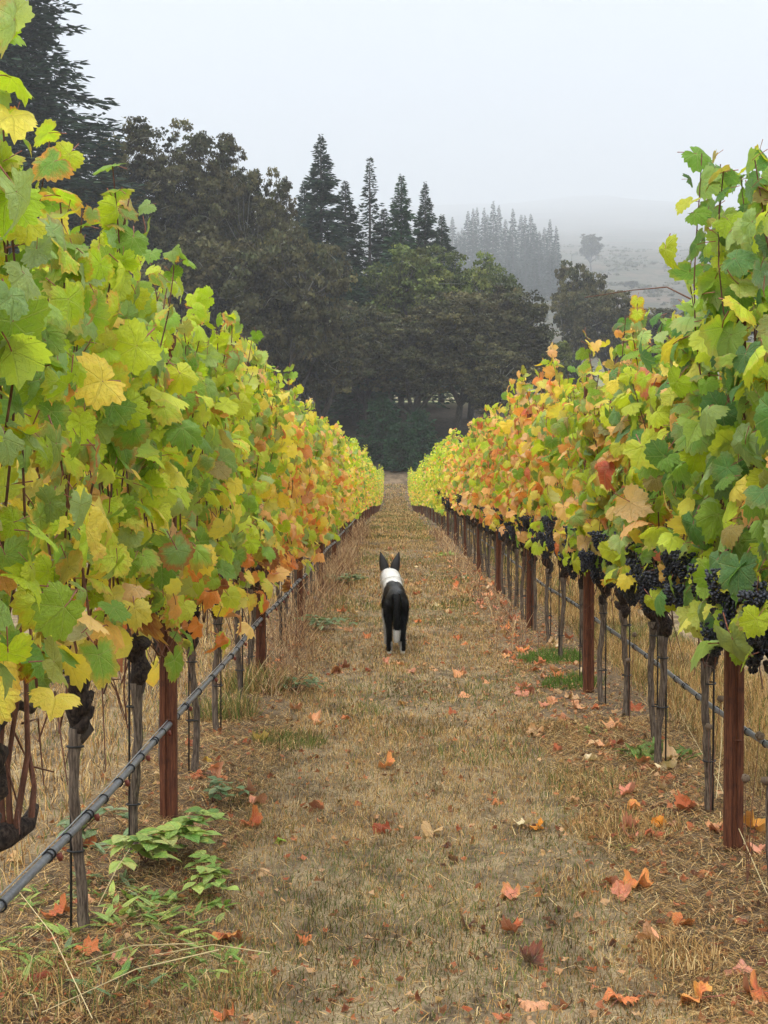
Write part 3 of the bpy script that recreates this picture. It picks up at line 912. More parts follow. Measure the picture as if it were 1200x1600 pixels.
def grape_mesh(seed):
    rg = random.Random(seed)
    phi = (1 + 5 ** .5) / 2
    iv = np.array([(-1, phi, 0), (1, phi, 0), (-1, -phi, 0), (1, -phi, 0), (0, -1, phi), (0, 1, phi), (0, -1, -phi), (0, 1, -phi), (phi, 0, -1), (phi, 0, 1), (-phi, 0, -1), (-phi, 0, 1)])
    iv = iv / np.linalg.norm(iv[0])
    it = [(0, 11, 5), (0, 5, 1), (0, 1, 7), (0, 7, 10), (0, 10, 11), (1, 5, 9), (5, 11, 4), (11, 10, 2), (10, 7, 6), (7, 1, 8), (3, 9, 4), (3, 4, 2), (3, 2, 6), (3, 6, 8), (3, 8, 9), (4, 9, 5), (2, 4, 11), (6, 2, 10), (8, 6, 7), (9, 8, 1)]
    cache = {}; vs = [tuple(x) for x in iv]; ts = []
    def mid(a, b):
        k = (min(a, b), max(a, b))
        if k not in cache:
            q = np.array(vs[a]) + np.array(vs[b]); q /= np.linalg.norm(q); vs.append(tuple(q)); cache[k] = len(vs) - 1
        return cache[k]
    for a, b_, c in it:
        x, y, z = mid(a, b_), mid(b_, c), mid(c, a)
        ts += [(a, x, z), (b_, y, x), (c, z, y), (x, y, z)]
    sv, st = np.array(vs), np.array(ts)
    b = MB()
    L = rg.uniform(.12, .16)
    n = 150
    pts = []
    tries = 0
    while len(pts) < n and tries < 9000:
        tries += 1
        q = rg.random() ** .8
        r = (.056 * (1 - q) ** .55 + .010) * math.sqrt(rg.uniform(.25, 1))
        if q < .3 and rg.random() < .35: r *= 1.3
        a = rg.random() * 6.28
        p = np.array((r * math.cos(a), r * math.sin(a), -.02 - q * L))
        if all(np.linalg.norm(p - o_) > .0118 for o_ in pts): pts.append(p)
    for p in pts: b.add(sv * rg.uniform(.0078, .0095) + p, st)
    b.tube([(0, 0, .05), (0.004, 0, 0), (0, 0, -.03)], [.002, .0025, .002], 4, m=1)
    return b.mesh('grape_cluster', [M_GRAPE, M_CANE], True)
GRAPES = [grape_mesh(s) for s in range(4)]

ORD = ['first', 'second', 'third', 'fourth', 'fifth', 'sixth', 'seventh', 'eighth', 'ninth', 'tenth', 'eleventh', 'twelfth', 'thirteenth', 'fourteenth', 'fifteenth', 'sixteenth',
       'seventeenth', 'eighteenth', 'nineteenth', 'twentieth', 'twenty-first', 'twenty-second', 'twenty-third', 'twenty-fourth', 'twenty-fifth', 'twenty-sixth', 'twenty-seventh']
POSTY = {-1: [6.12 + 4.27 * k for k in range(26)], 1: [5.56 + 4.15 * k for k in range(27)]}
SIDE = {-1: 'left', 1: 'right'}

# ---- vine trunk positions read off the photograph, then evenly on
def vine_ys(side):
    if side < 0: ys = [2.40, 3.45, 4.57, 5.45, 6.30, 7.05, 8.10, 9.10]
    else: ys = [4.15, 5.08, 6.18, 7.20, 7.94, 8.70, 9.26, 10.2, 11.4, 12.6]
    while ys[-1] < 114: ys.append(ys[-1] + random.uniform(.98, 1.10))
    return ys

def vine_place(side, y):
    P = POSTY[side]
    k = sum(1 for q in P if q < y)
    return k

def cane_object(parent, path, r0=.0045):
    b = MB()
    n = len(path)
    b.tube(path[::2] + ([path[-1]] if (n - 1) % 2 else []), [r0 * (1 - .55 * i / (n / 2 + 1)) for i in range(len(path[::2]) + (1 if (n - 1) % 2 else 0))], 5, cap=False)
    return b.mesh('cane', [M_CANE], True)

n_leaf = 0
def build_vine(side, idx, y0, gap, lod):
    """lod 0: leaves as parts; lod 1: some leaves as parts; lod 2: joined foliage"""
    global n_leaf
    x0 = ROWX[side] + random.uniform(-.015, .015)
    if side > 0 and abs(y0 - 7.94) < .01: x0 = 1.40
    if side > 0 and abs(y0 - 8.70) < .01: x0 = 1.37
    g = ez(x0, y0)
    v = empty('grapevine', (x0, y0, g))
    tr = TRUNKS[(idx * 3) % 5]
    o = link('trunk', tr[0], v, rot=(0, 0, random.random() * 6.28) if lod else None)
    hd = link('trunk_head', tr[1], o)
    for a in tr[2]: link('cordon_arm', a, v)
    paths, sites = vine_plan(side, y0, gap)
    pos, nr, roll, size = site_arrays(side, y0, sites)
    Rm = basis(nr, roll)
    n = len(sites)
    cols, kinds = [], []
    for i in range(n):
        kd, c = leaf_colour(side, y0 + pos[i, 1], pos[i, 2])
        kinds.append(kd)
        r, g_, b_ = jitter_rgb(c)
        e = random.random() ** 3.5 * (.9 if kd in ('green', 'pale', 'lime', 'olive') else .5)
        if side > 0 and y0 < 7: e *= .55
        cols.append((r, g_, b_, e))
    cols = np.array(cols)
    # which leaves show: towards the path, near the top, towards the viewer
    score = -side * pos[:, 0] * 2.2 + .55 * (pos[:, 2] > top_height(side, y0) - .15) + RNG.normal(0, .08, n) - .25 * pos[:, 1] / gap
    order = np.argsort(-score)
    k = {0: 265, 1: 190, 2: 0}[lod]
    single, rest = order[:k], order[k:]
    for i in single:
        dry = kinds[i] in ('brown', 'red') or (kinds[i] in ('orange', 'peach') and random.random() < .3)
        me = random.choice(DRYLEAVES if dry and random.random() < .6 else LEAVES)
        lo = bpy.data.objects.new('leaf', me)
        C.objects.link(lo)
        lo.parent = v
        M = Matrix([[*(Rm[i, r] * size[i]), pos[i, r]] for r in range(3)] + [[0, 0, 0, 1]])
        lo.matrix_basis = M
        lo.color = cols[i]
        n_leaf += 1
    if len(rest):
        tm = LO if lod < 2 and y0 < 35 else XLO
        V, T, Cc, U = batch(tm, pos[rest], Rm[rest], size[rest] * (1.0 if lod < 2 else 1.08), cols[rest])
        f = link('foliage', mesh_tris('foliage', V, T, [M_FOL], col=Cc, luv=U, smooth=True), v)
        tag(f, kind='stuff')
    if lod < 2:
        for p in paths: link('cane', cane_object(v, p), v)
        # old stubs and lower canes, reddish, in the fruit zone
        for q in range(9 if side < 0 else 4):
            b = MB(); yy = random.uniform(-.45, .45); x1 = random.uniform(-.12, .12)
            b.tube([(0, yy * .8, .80), (x1 * .5, yy, .70 + random.uniform(-.08, .1)), (x1, yy + random.uniform(-.15, .15), .60 + random.uniform(-.15, .25))], [.004, .003, .002], 4, cap=False)
            link('cane', b.mesh('cane', [M_CANE], True), v)
    elif y0 < 60:
        b = MB()
        for p in paths[::2]: b.tube(p[::5] + [p[-1]], .004, 3, cap=False)
        tag(link('canes', b.mesh('canes', [M_CANE], True), v), kind='stuff')
    if side > 0 and y0 < 40:
        for q in range(21 if y0 < 16 else 10):
            yy = random.uniform(-.52, .52)
            c = link('grape_cluster', random.choice(GRAPES), v, (random.choice((-.13, -.09, -.05, 0, .05)) + random.uniform(-.03, .03), yy, random.uniform(.87, 1.12) + .02), (random.gauss(0, .12), random.gauss(0, .12), random.random() * 6.28), (random.uniform(.62, .98),) * 2 + (random.uniform(.65, 1.05),))
    k = vine_place(side, y0)
    return v, k

def labels_for(side, ys, what, group, words_):
    out_ = []
    P = POSTY[side]
    cnt = {}
    for y in ys:
        k = sum(1 for q in P if q < y)
        cnt[k] = cnt.get(k, 0) + 1
        if k == 0:
            total = sum(1 for q in ys if q < P[0])
            out_.append(f'{words_} {ORD[total - cnt[k]]} in front of the first rusty post of the {SIDE[side]} row')
        elif k <= 12:
            out_.append(f'{words_} {ORD[cnt[k] - 1]} past the {ORD[k - 1]} rusty post of the {SIDE[side]} row')
        else:
            out_.append(None)
    return out_

for side in (-1, 1):
    ys = vine_ys(side)
    gname = 'grapevines along the %s side of the grassy alley' % SIDE[side]
    labs = labels_for(side, ys, 'vine', gname, 'leafy grapevine')
    rlabs = labels_for(side, ys, 'rod', gname, 'thin dark training rod,')
    for i, y in enumerate(ys):
        lo_ = (ys[i - 1] + y) / 2 if i else y - .55
        hi_ = (ys[i + 1] + y) / 2 if i < len(ys) - 1 else y + .5
        gap = max(.9, hi_ - lo_)
        lod = 0 if y < 13.5 else (1 if y < 24 else 2)
        v, k = build_vine(side, i, y, gap, lod)
        tone = ('mostly green' if y < 6.5 else 'green and gold') if side < 0 else ('deep green' if y < 6.8 else 'orange and gold')
        if labs[i]: lb = labs[i].replace('leafy', tone)
        elif i == len(ys) - 1: lb = 'last small grapevine at the far end of the %s row' % SIDE[side]
        else: lb = 'distant yellow-green grapevine merging into the far stretch of the %s row' % SIDE[side]
        tag(v, lb, 'grapevine', gname)
        # training rod with its rubber ties
        if y < 45:
            dx = .024 * (1 if side > 0 else -1) * random.choice((1, 1, -1))
            r = empty('training_rod', (v.location.x + dx, y + random.uniform(-.02, .0), ez(v.location.x, y)))
            if i == 0 and side < 0:
                b = MB(); b.tube([(0, 0, -.05), (.002, 0, .6), (0, .003, 1.25)], .0045, 6); ROD = b.mesh('rod', [M_ROD], True)
                tm_ = MB()
                for q in range(10): pass
                tm_.tube([(.026 * math.cos(a) - .016, .026 * math.sin(a), .002 * math.sin(a)) for a in np.linspace(0, 6.283, 13)], .0035, 5, cap=False); TIE = tm_.mesh('tie', [M_BLACK], True)
            link('rod', ROD, r)
            for h_ in (.22 + random.uniform(-.05, .08), .58 + random.uniform(-.05, .03)): link('tie', TIE, r, (0, 0, h_), (0, 0, 0 if dx > 0 else math.pi))
            tag(r, rlabs[i] or 'thin dark training rod', 'vine stake', 'training rods tied to the vine trunks of the %s row' % SIDE[side])

# neighbouring rows, seen only in glimpses beneath the canopy
nb = []
for side, rx in ((-1, -3.17), (1, 3.55)):
    for i, y in enumerate(np.arange(8.2, 46, 1.05)):
        gl = 'grapevine of the next row beyond the %s row, glimpsed under its canopy' % SIDE[side]
        if len(nb) < 4:
            keep = ROWX[side]
            v, _ = build_vine(side, i, float(y) + 20, 1.05, 2)
            v.location = (rx, float(y), 0)
            nb.append(v)
        else:
            s = nb[random.randrange(4)]
            v = s.copy(); C.objects.link(v); v.location = (rx + random.uniform(-.03, .03), float(y), 0)
            v.rotation_euler.z = random.choice((0, math.pi))
            for ch in s.children:
                c = ch.copy(); C.objects.link(c); c.parent = v
                for g2 in ch.children:
                    d = g2.copy(); C.objects.link(d); d.parent = c
        tag(v, gl, 'grapevine', 'grapevines of the neighbouring %s row' % SIDE[side])

# ------------------------------------------------------------------ rusty posts
def post_meshes():
    b = MB()
    w_, d_, t_ = .034, .020, .004
    prof = [(-w_, -d_), (-w_ + .010, -d_ - .004), (-.010, -d_ - .004), (-.006, -d_ + .004), (.006, -d_ + .004), (.010, -d_ - .004), (w_ - .010, -d_ - .004), (w_, -d_),
            (w_, d_), (w_ - .010, d_), (w_ - .010, d_ - t_), (w_ - t_, d_ - t_), (w_ - t_, -d_ + t_ + .003), (-w_ + t_, -d_ + t_ + .003), (-w_ + t_, d_ - t_), (-w_ + .010, d_ - t_), (-w_ + .010, d_), (-w_, d_)]
    b.prism(prof[::-1], -.2, 2.02)
    post = b.mesh('post_channel', [M_RUST])
    c = MB()
    c.tube([(-.012, 0, 0), (-.012, -.010, .004), (0, -.014, .006), (.012, -.010, .004), (.012, 0, 0)], .0028, 5)
    clip = c.mesh('wire_hook', [M_RUST], True)
    return post, clip
POST, HOOK = post_meshes()
for side in (-1, 1):
    for k, y in enumerate(POSTY[side]):
        if y > 114: continue
        x = (-.94 if side < 0 else 1.288)
        p = empty('rusty_post', (x, y, ez(x, y)), random.uniform(-.06, .06))
        link('post_channel', POST, p)
        if k < 6:
            for h_ in (.42, .86, 1.2, 1.55, 1.85): link('wire_hook', HOOK, p, (random.choice((-.01, .008)), -.026, h_))
        if k == 0: lb = f'rust-brown steel post standing nearest the viewer in the {SIDE[side]} vine row'
        elif k < 12: lb = f'rust-brown steel post, {ORD[k]} along the {SIDE[side]} vine row'
        else: lb = f'distant rusty steel post hidden in leaves of the {SIDE[side]} vine row'
        tag(p, lb, 'post', f'rusty trellis posts of the {SIDE[side]} vine row')

# ------------------------------------------------------------------ drip lines and trellis wires
def run_pts(x, h, y0, y1, step=1.0, sag=.012):
    pts = []
    y = y0
    while y < y1:
        pts.append((x + .008 * math.sin(y * 1.7), y, ez(x, y) * (1 if y > 40 else .2) + h + sag * math.sin(y * .75)))
        y += step if y < 30 else 4
    return pts
for side in (-1, 1):
    x = -.925 if side < 0 else 1.43
    root = empty('irrigation_line', (x, 3, 0))
    pts = [(p[0] - x, p[1] - 3, p[2]) for p in run_pts(x, .43, 1.2, 112, .5)]
    b = MB(); b.tube(pts, .0115, 10); link('drip_tube', b.mesh('drip_tube', [M_TUBE], True), root)
    b = MB(); b.tube([(p[0] - .008, p[1], p[2] + .0160) for p in pts], .0022, 5); link('support_wire', b.mesh('support_wire', [M_WIRE], True), root)
    cm = MB(); cm.tube([(0.0140 * math.cos(a) , 0, .0140 * math.sin(a)) for a in np.linspace(0, 6.283, 13)], .0026, 5, cap=False); clip = cm.mesh('clip', [M_BLACK], True)
    em = MB(); em.tube([(0, 0, 0), (.004, 0, -.012), (.006, 0, -.020)], [.009, .009, .005], 8); emm = em.mesh('emitter', [M_EMIT], True)
    y = 3.0; j = 0
    while y < 40:
        z_ = ez(x, y) * .2 + .43 + .012 * math.sin(y * .75); xx = .008 * math.sin(y * 1.7)
        link('clip', clip, root, (xx, y - 3, z_), (0, 0, random.uniform(-.3, .3)), random.uniform(.95, 1.1))
        if random.random() < .35: link('clip', clip, root, (xx, y - 3 + .035, z_), (0, 0, random.uniform(-.3, .3)))
        if j % 2 == 0 and y < 16: link('emitter', emm, root, (xx + .012, y - 3 + .08, z_ - .010))
        y += random.uniform(.20, .46) if y < 15 else .6; j += 1
    tag(root, f'grey drip irrigation tube clipped along the foot of the {SIDE[side]} vine row', 'irrigation tube', 'irrigation tubes of the vine rows')
    for h_, nm in ((.88, 'lowest'), (1.22, 'second'), (1.58, 'third'), (1.88, 'topmost')):
        for s2 in ((-1, 1) if h_ > 1 else (0,)):
            b = MB(); b.tube([(p[0] - p[0], p[1], p[2]) for p in run_pts(0, 0, 1.0, 112, 2.1)], .0014, 4)
            o = link('trellis_wire', b.mesh('trellis_wire', [M_WIRE], True), None, (ROWX[side] + s2 * .035, 0, h_))
            face = {0: '', -1: ', on the post face away from the alley' if side < 0 else ', on the post face towards the alley', 1: ', on the post face towards the alley' if side < 0 else ', on the post face away from the alley'}[s2]
            tag(o, f'thin {nm} trellis wire of the {SIDE[side]} row{face}', 'wire', f'trellis wires of the {SIDE[side]} row')

# ------------------------------------------------------------------ grass, straw, stalks (stuff)
STRAW = [lin(*c) for c in ((222, 184, 124), (206, 168, 108), (190, 150, 94), (234, 206, 150), (176, 136, 84), (156, 120, 80))]
GREEN = [lin(*c) for c in ((128, 132, 72), (110, 122, 60), (96, 116, 52), (136, 138, 82))]
DARK = [lin(*c) for c in ((92, 72, 52), (110, 86, 60), (76, 62, 46))]
def pick_cols(n, wg, wd):
    u = RNG.random(n)
    out_ = np.array(STRAW)[RNG.integers(0, len(STRAW), n)]
    g = np.array(GREEN)[RNG.integers(0, len(GREEN), n)]
    d = np.array(DARK)[RNG.integers(0, len(DARK), n)]
    out_ = np.where((u < wg)[:, None], g, out_)
    out_ = np.where((u > 1 - wd)[:, None], d, out_)
    out_ = out_ * RNG.uniform(.75, 1.15, (n, 1))
    return np.concatenate([out_, np.ones((n, 1))], 1)

def blades(name, x, y, hgt, wid, lean, cols, segs=2, z0=None):
    n = len(x)
    z = elev(x, y) if z0 is None else z0
    a = RNG.random(n) * 2 * np.pi
    f = RNG.random(n) * 2 * np.pi                 # face direction
    dx, dy = np.cos(a) * np.sin(lean), np.sin(a) * np.sin(lean)
    dz = np.cos(lean)
    wx, wy = np.cos(f) * wid * .5, np.sin(f) * wid * .5
    P0 = np.stack([x, y, z - .004], 1)
    W = np.stack([wx, wy, 0 * wx], 1)
    D = np.stack([dx, dy, dz], 1) * hgt[:, None]
    if segs == 1:
        V = np.stack([P0 - W, P0 + W, P0 + D], 1).reshape(-1, 3)
        T = np.arange(3 * n).reshape(-1, 3)
        Cc = np.repeat(cols, 3, 0)
    else:
        mid = P0 + D * .55 + np.stack([0 * x, 0 * x, hgt * .10], 1)
        tip = P0 + D + np.stack([dx * hgt * .25, dy * hgt * .25, -hgt * .12 * np.sin(lean)], 1)
        V = np.stack([P0 - W, P0 + W, mid - W * .75, mid + W * .75, tip], 1).reshape(-1, 3)
        i = np.arange(n)[:, None] * 5
        T = np.concatenate([i + np.array([[0, 1, 3]]), i + np.array([[0, 3, 2]]), i + np.array([[2, 3, 4]])])
        Cc = np.repeat(cols, 5, 0)
    o = link(name, mesh_tris(name, V, T, [M_GRASS], col=Cc))
    return o

def region(n, x0, x1, y0, y1, bias=1.0):
    """more points near the viewer"""
    u = RNG.random(n)
    y = y0 + (y1 - y0) * u ** bias
    return RNG.uniform(x0, x1, n), y

def path_grass():
    X, Y, Hh, W, Ln, Cc = [], [], [], [], [], []
    for n, y0, y1, hh, ww, x0, x1 in ((150000, 3.6, 8.2, .026, .0026, -1.35, 2.2), (90000, 8.2, 16, .032, .0042, -1.6, 2.6), (60000, 16, 34, .042, .009, -1.8, 2.8), (26000, 34, 62, .06, .02, -1.6, 2.2), (22000, 62, 122, .09, .045, -1.2, 1.7)):
        x, y = region(n, x0, x1, y0, y1, 1.25)
        inpath = smoothstep(-.78, -.60, x + (vnoise(x * 0, y * 2.1, 8) - .5) * .25) * (1 - smoothstep(.86, 1.02, x + (vnoise(x * 0, y * 1.9, 9) - .5) * .3))
        outside = smoothstep(1.6, 1.75, x)
        tracks = np.exp(-((x - .42) / .16) ** 2) + np.exp(-((x + .30) / .14) ** 2)
        patch = vnoise(x * 2.3, y * 1.3, 4)
        dens = inpath * (1 - .30 * tracks) * (.45 + .55 * smoothstep(.05, .35, patch)) + .85 * outside + .10
        keep = RNG.random(n) < dens
        x, y, patch, inp = x[keep], y[keep], patch[keep], inpath[keep]
        m = len(x)
        big = vnoise(x * .9, y * .6, 10)
        gr = np.clip(.10 + .75 * smoothstep(.46, .72, big), 0, .8)
        X.append(x); Y.append(y)
        Hh.append(hh * RNG.uniform(.5, 1.5, m) * (.75 + .6 * patch) * np.where(x > 1.6, 3., 1.)); W.append(ww * RNG.uniform(.6, 1.3, m))
        Ln.append(np.abs(RNG.normal(.55, .40, m)))
        c1 = pick_cols(m, .10, .07); c2 = pick_cols(m, .62, .12)
        dk = smoothstep(.54, .76, vnoise(x * 5.5, y * 2.2, 14)) * (RNG.random(m) < .75)
        worn = .45 * np.exp(-((x - .38) / .22) ** 2) * smoothstep(7, 10, y) * smoothstep(.25, .6, vnoise(x * 3, y * .9, 15))
        dk = np.clip(dk + worn, 0, .9)
        c1[:, :3] *= (1 - .55 * dk)[:, None]; c2[:, :3] *= (1 - .5 * dk)[:, None]
        Cc.append(np.where((RNG.random(m) < gr)[:, None], c2, c1))
    o = blades('grass', np.concatenate(X), np.concatenate(Y), np.concatenate(Hh), np.concatenate(W), np.concatenate(Ln), np.concatenate(Cc))
    tag(o, 'short mown straw-coloured grass covering the alley between the vine rows', 'grass', kind='stuff')
path_grass()

def straw_litter():
    n = 135000
    x, y = region(n, -2.2, 2.6, 3.4, 26, 1.5)
    ex = 40000; x[:ex] = np.where(RNG.random(ex) < .7, RNG.uniform(.8, 1.9, ex), RNG.uniform(-1.3, -.6, ex)); y[:ex] = 3.7 + 5 * RNG.random(ex) ** 1.2
    keep = (np.abs(x + 1.0) < .45) | (np.abs(x - 1.3) < .55) | (RNG.random(n) < .30)
    x, y = x[keep], y[keep]; m = len(x)
    o = blades('straw_litter', x, y, RNG.uniform(.03, .12, m), RNG.uniform(.0015, .0032, m) * (1 + y * .06), np.full(m, 1.45) + RNG.normal(0, .08, m), pick_cols(m, .02, .42), z0=elev(x, y) + .008)
    tag(o, 'dead straw and stalk litter lying under both vine rows', 'straw', kind='stuff')
    # left side, beyond the row, longer dry grass
    n = 30000
    x, y = region(n, -3.2, -1.35, 3.5, 18, 1.3)
    o = blades('dry_grass', x, y, RNG.uniform(.03, .10, n), RNG.uniform(.0025, .004, n) * (1 + y * .05), np.abs(RNG.normal(.45, .3, n)), pick_cols(n, .12, .12))
    tag(o, 'longer pale dry grass in the alley behind the left row', 'grass', kind='stuff')
straw_litter()

def tufts():
    # (px, py, radius m, blades, height m, green share, name, label)
    L = [(1068, 1500, .12, 380, .08, .05, 'pale dry grass tuft on the bare strip beside the right path edge'),
         (975, 1300, .24, 900, .065, .10, 'long bleached grass tuft at the right path edge near the green weeds'),
         (930, 1230, .24, 700, .06, .30, 'olive grass tuft at the right path edge below the scattered leaves'),
         (905, 1395, .16, 380, .055, .15, 'low grass tuft beside two curled orange leaves near the bare strip'),
         (395, 1085, .22, 900, .20, .45, 'tall reddish-green grass tuft around the second rusty post of the left row'),
         (350, 1130, .20, 700, .17, .55, 'green-brown grass tuft between first and second rusty post of the left row'),
         (450, 1165, .20, 600, .07, .75, 'low green grass patch at the left path edge'),
         (370, 1560, .12, 300, .065, .30, 'dry grass tuft at the bottom of the left path edge'),
         (60, 1575, .20, 420, .09, .35, 'tangled long dry grass in the bottom left corner'),
         (240, 1580, .18, 260, .065, .45, 'loose dry grass tuft below the leafy weeds of the left row'),
         (870, 1035, .30, 1300, .08, .92, 'bright green grass patch beneath the third rusty post of the right row'),
         (895, 1075, .22, 800, .08, .90, 'bright green grass patch in front of the second rusty post of the right row'),
         (1050, 1060, .3, 700, .10, .45, 'grass tuft behind the drip line of the right row'),
         (570, 1110, .18, 260, .05, .8, 'faint green grass patch on the left half of the path'),
         (760, 1180, .30, 500, .07, .55, 'dark greenish grass patch in the middle of the path')]
    for px, py, r, n, h_, g, lb in L:
        x0, y0 = gp(px, py)
        a = RNG.random(n) * 6.28; q = r * np.sqrt(RNG.random(n))
        x = x0 + np.cos(a) * q; y = y0 + np.sin(a) * q * 1.3
        cols = pick_cols(n, g, .12)
        if g > .85: cols[:, :3] *= np.array([.62, .95, .55])
        o = blades('grass_tuft', x - 0, y - 0, h_ * RNG.uniform(.4, 1.2, n), RNG.uniform(.002, .0036, n) * (1 + y0 * .05), np.abs(RNG.normal(.5, .3, n)), cols)
        tag(o, lb, 'grass tuft', 'grass tufts along the alley', kind='stuff')
tufts()

def dead_stalks():
    b = MB()
    # reddish-brown dead weed stalks under the left row (y 8..30) and a few on the right
    def stalk(x, y, h_, r=.0022):
        z = ez(x, y); a = random.random() * 6.28; l = random.uniform(0, .9) * h_
        b.tube([(x, y, z - .01), (x + .3 * l * math.cos(a), y + .3 * l * math.sin(a), z + h_ * .5), (x + l * math.cos(a), y + l * math.sin(a), z + h_)], [r, r * .8, r * .4], 3, cap=False)
        if random.random() < .5:
            for q in range(random.randint(1, 4)):
                zz = random.uniform(.4, .95); a2 = random.random() * 6.28; s = random.uniform(.04, .12)
                bx, by, bz = x + l * zz * math.cos(a) * .8, y + l * zz * math.sin(a) * .8, z + h_ * zz
                b.tube([(bx, by, bz), (bx + s * math.cos(a2), by + s * math.sin(a2), bz + s * .9)], [r * .7, r * .3], 3, cap=False)
    for k in range(1900):
        y = 9.4 + 30 * random.random() ** 1.2
        x = -.86 + random.gauss(0, .15)
        if x > -.50 or float(vnoise(y * .9, x * 3, 13)) < .34: continue
        stalk(x, y, random.uniform(.05, .42) * (.35 + 1.0 * float(vnoise(y * 1.2, 3, 12))) * (1 - .5 * smoothstep(-.8, -.5, x)), .0018 + .00010 * y)
    for k in range(260):
        y = 12 + 26 * random.random()
        stalk(1.05 + random.gauss(0, .1), y, random.uniform(.08, .32), .0020 + .00012 * y)
    m = b.mesh('dead_stalks', [simple_attr_mat('dead_stalk', .85)])
    n = len(m.vertices)
    c = np.array([lin(150, 112, 80), lin(186, 152, 110), lin(112, 80, 58), lin(206, 176, 134)])
    cc = np.concatenate([(np.repeat(c[RNG.integers(0, 4, n // 9 + 1)], 9, 0) * np.repeat(RNG.uniform(.6, 1.3, (n // 9 + 1, 1)), 9, 0))[:n], np.ones((n, 1))], 1)
    a = m.attributes.new('col', 'FLOAT_COLOR', 'POINT'); a.data.foreach_set('color', cc.astype(np.float32).ravel())
    tag(link('dead_weed_stalks', m), 'reddish-brown dead weed stalks crowding the foot of the vine rows', 'dead weeds', kind='stuff')
        # crushed, faded bits of leaf worked into the litter
    n = 9000
    side_ = RNG.random(n)
    x = np.where(side_ < .5, RNG.normal(1.18, .26, n), np.where(side_ < .8, RNG.normal(-.92, .22, n), RNG.uniform(-.5, 1.0, n)))
    y = 3.8 + 22 * RNG.random(n) ** 1.4
    pos = np.stack([x, y, elev(x, y) + RNG.uniform(.002, .02, n)], 1)
    nr = RNG.normal(0, .45, (n, 3)) + np.array([0, 0, 1.])
    base_ = np.array([lin(*q) for q in ((196, 124, 92), (168, 92, 64), (204, 158, 122), (124, 74, 52), (92, 62, 46), (214, 176, 140), (150, 104, 76))])
    c_ = np.concatenate([base_[RNG.integers(0, 7, n)] * RNG.uniform(.7, 1.2, (n, 1)), np.full((n, 1), .2)], 1)
    CR = [leaf_template(7, (1.,), 190 + q, serr=.2, curl=random.uniform(-.8, .8), fold=random.uniform(-.5, .6), crumple=.3) for q in range(5)]
    V, T, Cc, U = batch(CR, pos, basis(nr, RNG.random(n) * 6.28), RNG.uniform(.012, .042, n), c_)
    tag(link('leaf_litter', mesh_tris('leaf_litter', V, T, [M_FOL], col=Cc, luv=U)), 'crushed brown and pink bits of vine leaf worked into the ground litter', 'leaf litter', kind='stuff')
    # long pale single stalks in the lower left corner and at the right
    b2 = MB()
    for (pa, pb, h0, h1) in (((15, 1385), (140, 1600), .16, .05), ((100, 1520), (300, 1480), .03, .16), ((60, 1590), (340, 1490), .08, .18), ((1060, 1110), (1215, 1430), .3, .02),
                             ((20, 1560), (60, 1600), .02, .02), ((440, 1000), (380, 1085), .35, .05), ((200, 1330), (150, 1420), .22, .05), ((230, 1500), (420, 1495), .03, .03),
                             ((1130, 1100), (1120, 1260), .4, .02)):
        y1 = F * (H - h0) / (pa[1] - VY); y2 = F * (H - h1) / (pb[1] - VY)
        A = np.array(((pa[0] - VX) / F * y1, y1, h0)); B = np.array(((pb[0] - VX) / F * y2, y2, h1))
        M_ = (A + B) / 2 + np.array((.01, 0, .03))
        b2.tube([A, M_, B], [.0011, .0016, .0018], 4, cap=False)
    tag(link('dry_grass_stems', b2.mesh('dry_grass_stems', [flat_mat('pale_straw', lin(196, 176, 130), .8)])), 'long pale grass stems arching over the undergrowth beside the vine rows', 'grass stems', kind='stuff')
dead_stalks()

# ------------------------------------------------------------------ green weeds (things with leaves)
def oval_leaf(name, mat, seed, wid=.5, n=14, serr=0.):
    rg = random.Random(seed)
    ys = np.linspace(0, 1, n)
    wv = wid * .5 * np.sin(np.pi * ys ** .8) * (1 + serr * np.where(np.arange(n) % 2, 1, -1))
    L_, M_, R_ = [], [], []
    for y, w_ in zip(ys, wv):
        z = -.28 * y * y + rg.gauss(0, .006)
        L_.append((-w_, y, z + .10 * w_ + .02)); M_.append((0, y, z)); R_.append((w_, y, z + .10 * w_ + .02))
    v = np.array(L_ + M_ + R_); t = []
    for i in range(n - 1):
        t += [(i, n + i, n + i + 1), (i, n + i + 1, i + 1), (n + i, 2 * n + i, 2 * n + i + 1), (n + i, 2 * n + i + 1, n + i + 1)]
    uv = np.concatenate([v[:, :2] * .9, np.concatenate([np.full(n, 1.), np.zeros(n), np.full(n, 1.)])[:, None]], 1)
    return mesh_tris(name, v, t, [mat], luv=uv, smooth=True)
BRAM = [oval_leaf('leaflet', M_WEED, s, .68, 15, .06) for s in range(3)]
DOCK = [oval_leaf('weed_leaf_blade', M_WEED, 10 + s, .26, 10) for s in range(3)]
GRN = [(134, 164, 78), (120, 152, 72), (152, 178, 96), (104, 140, 70), (168, 186, 100)]
GREY = [(112, 136, 98), (98, 124, 88), (126, 146, 112)]
M_STEM = flat_mat('weed_stem', (.16, .07, .04), .7)

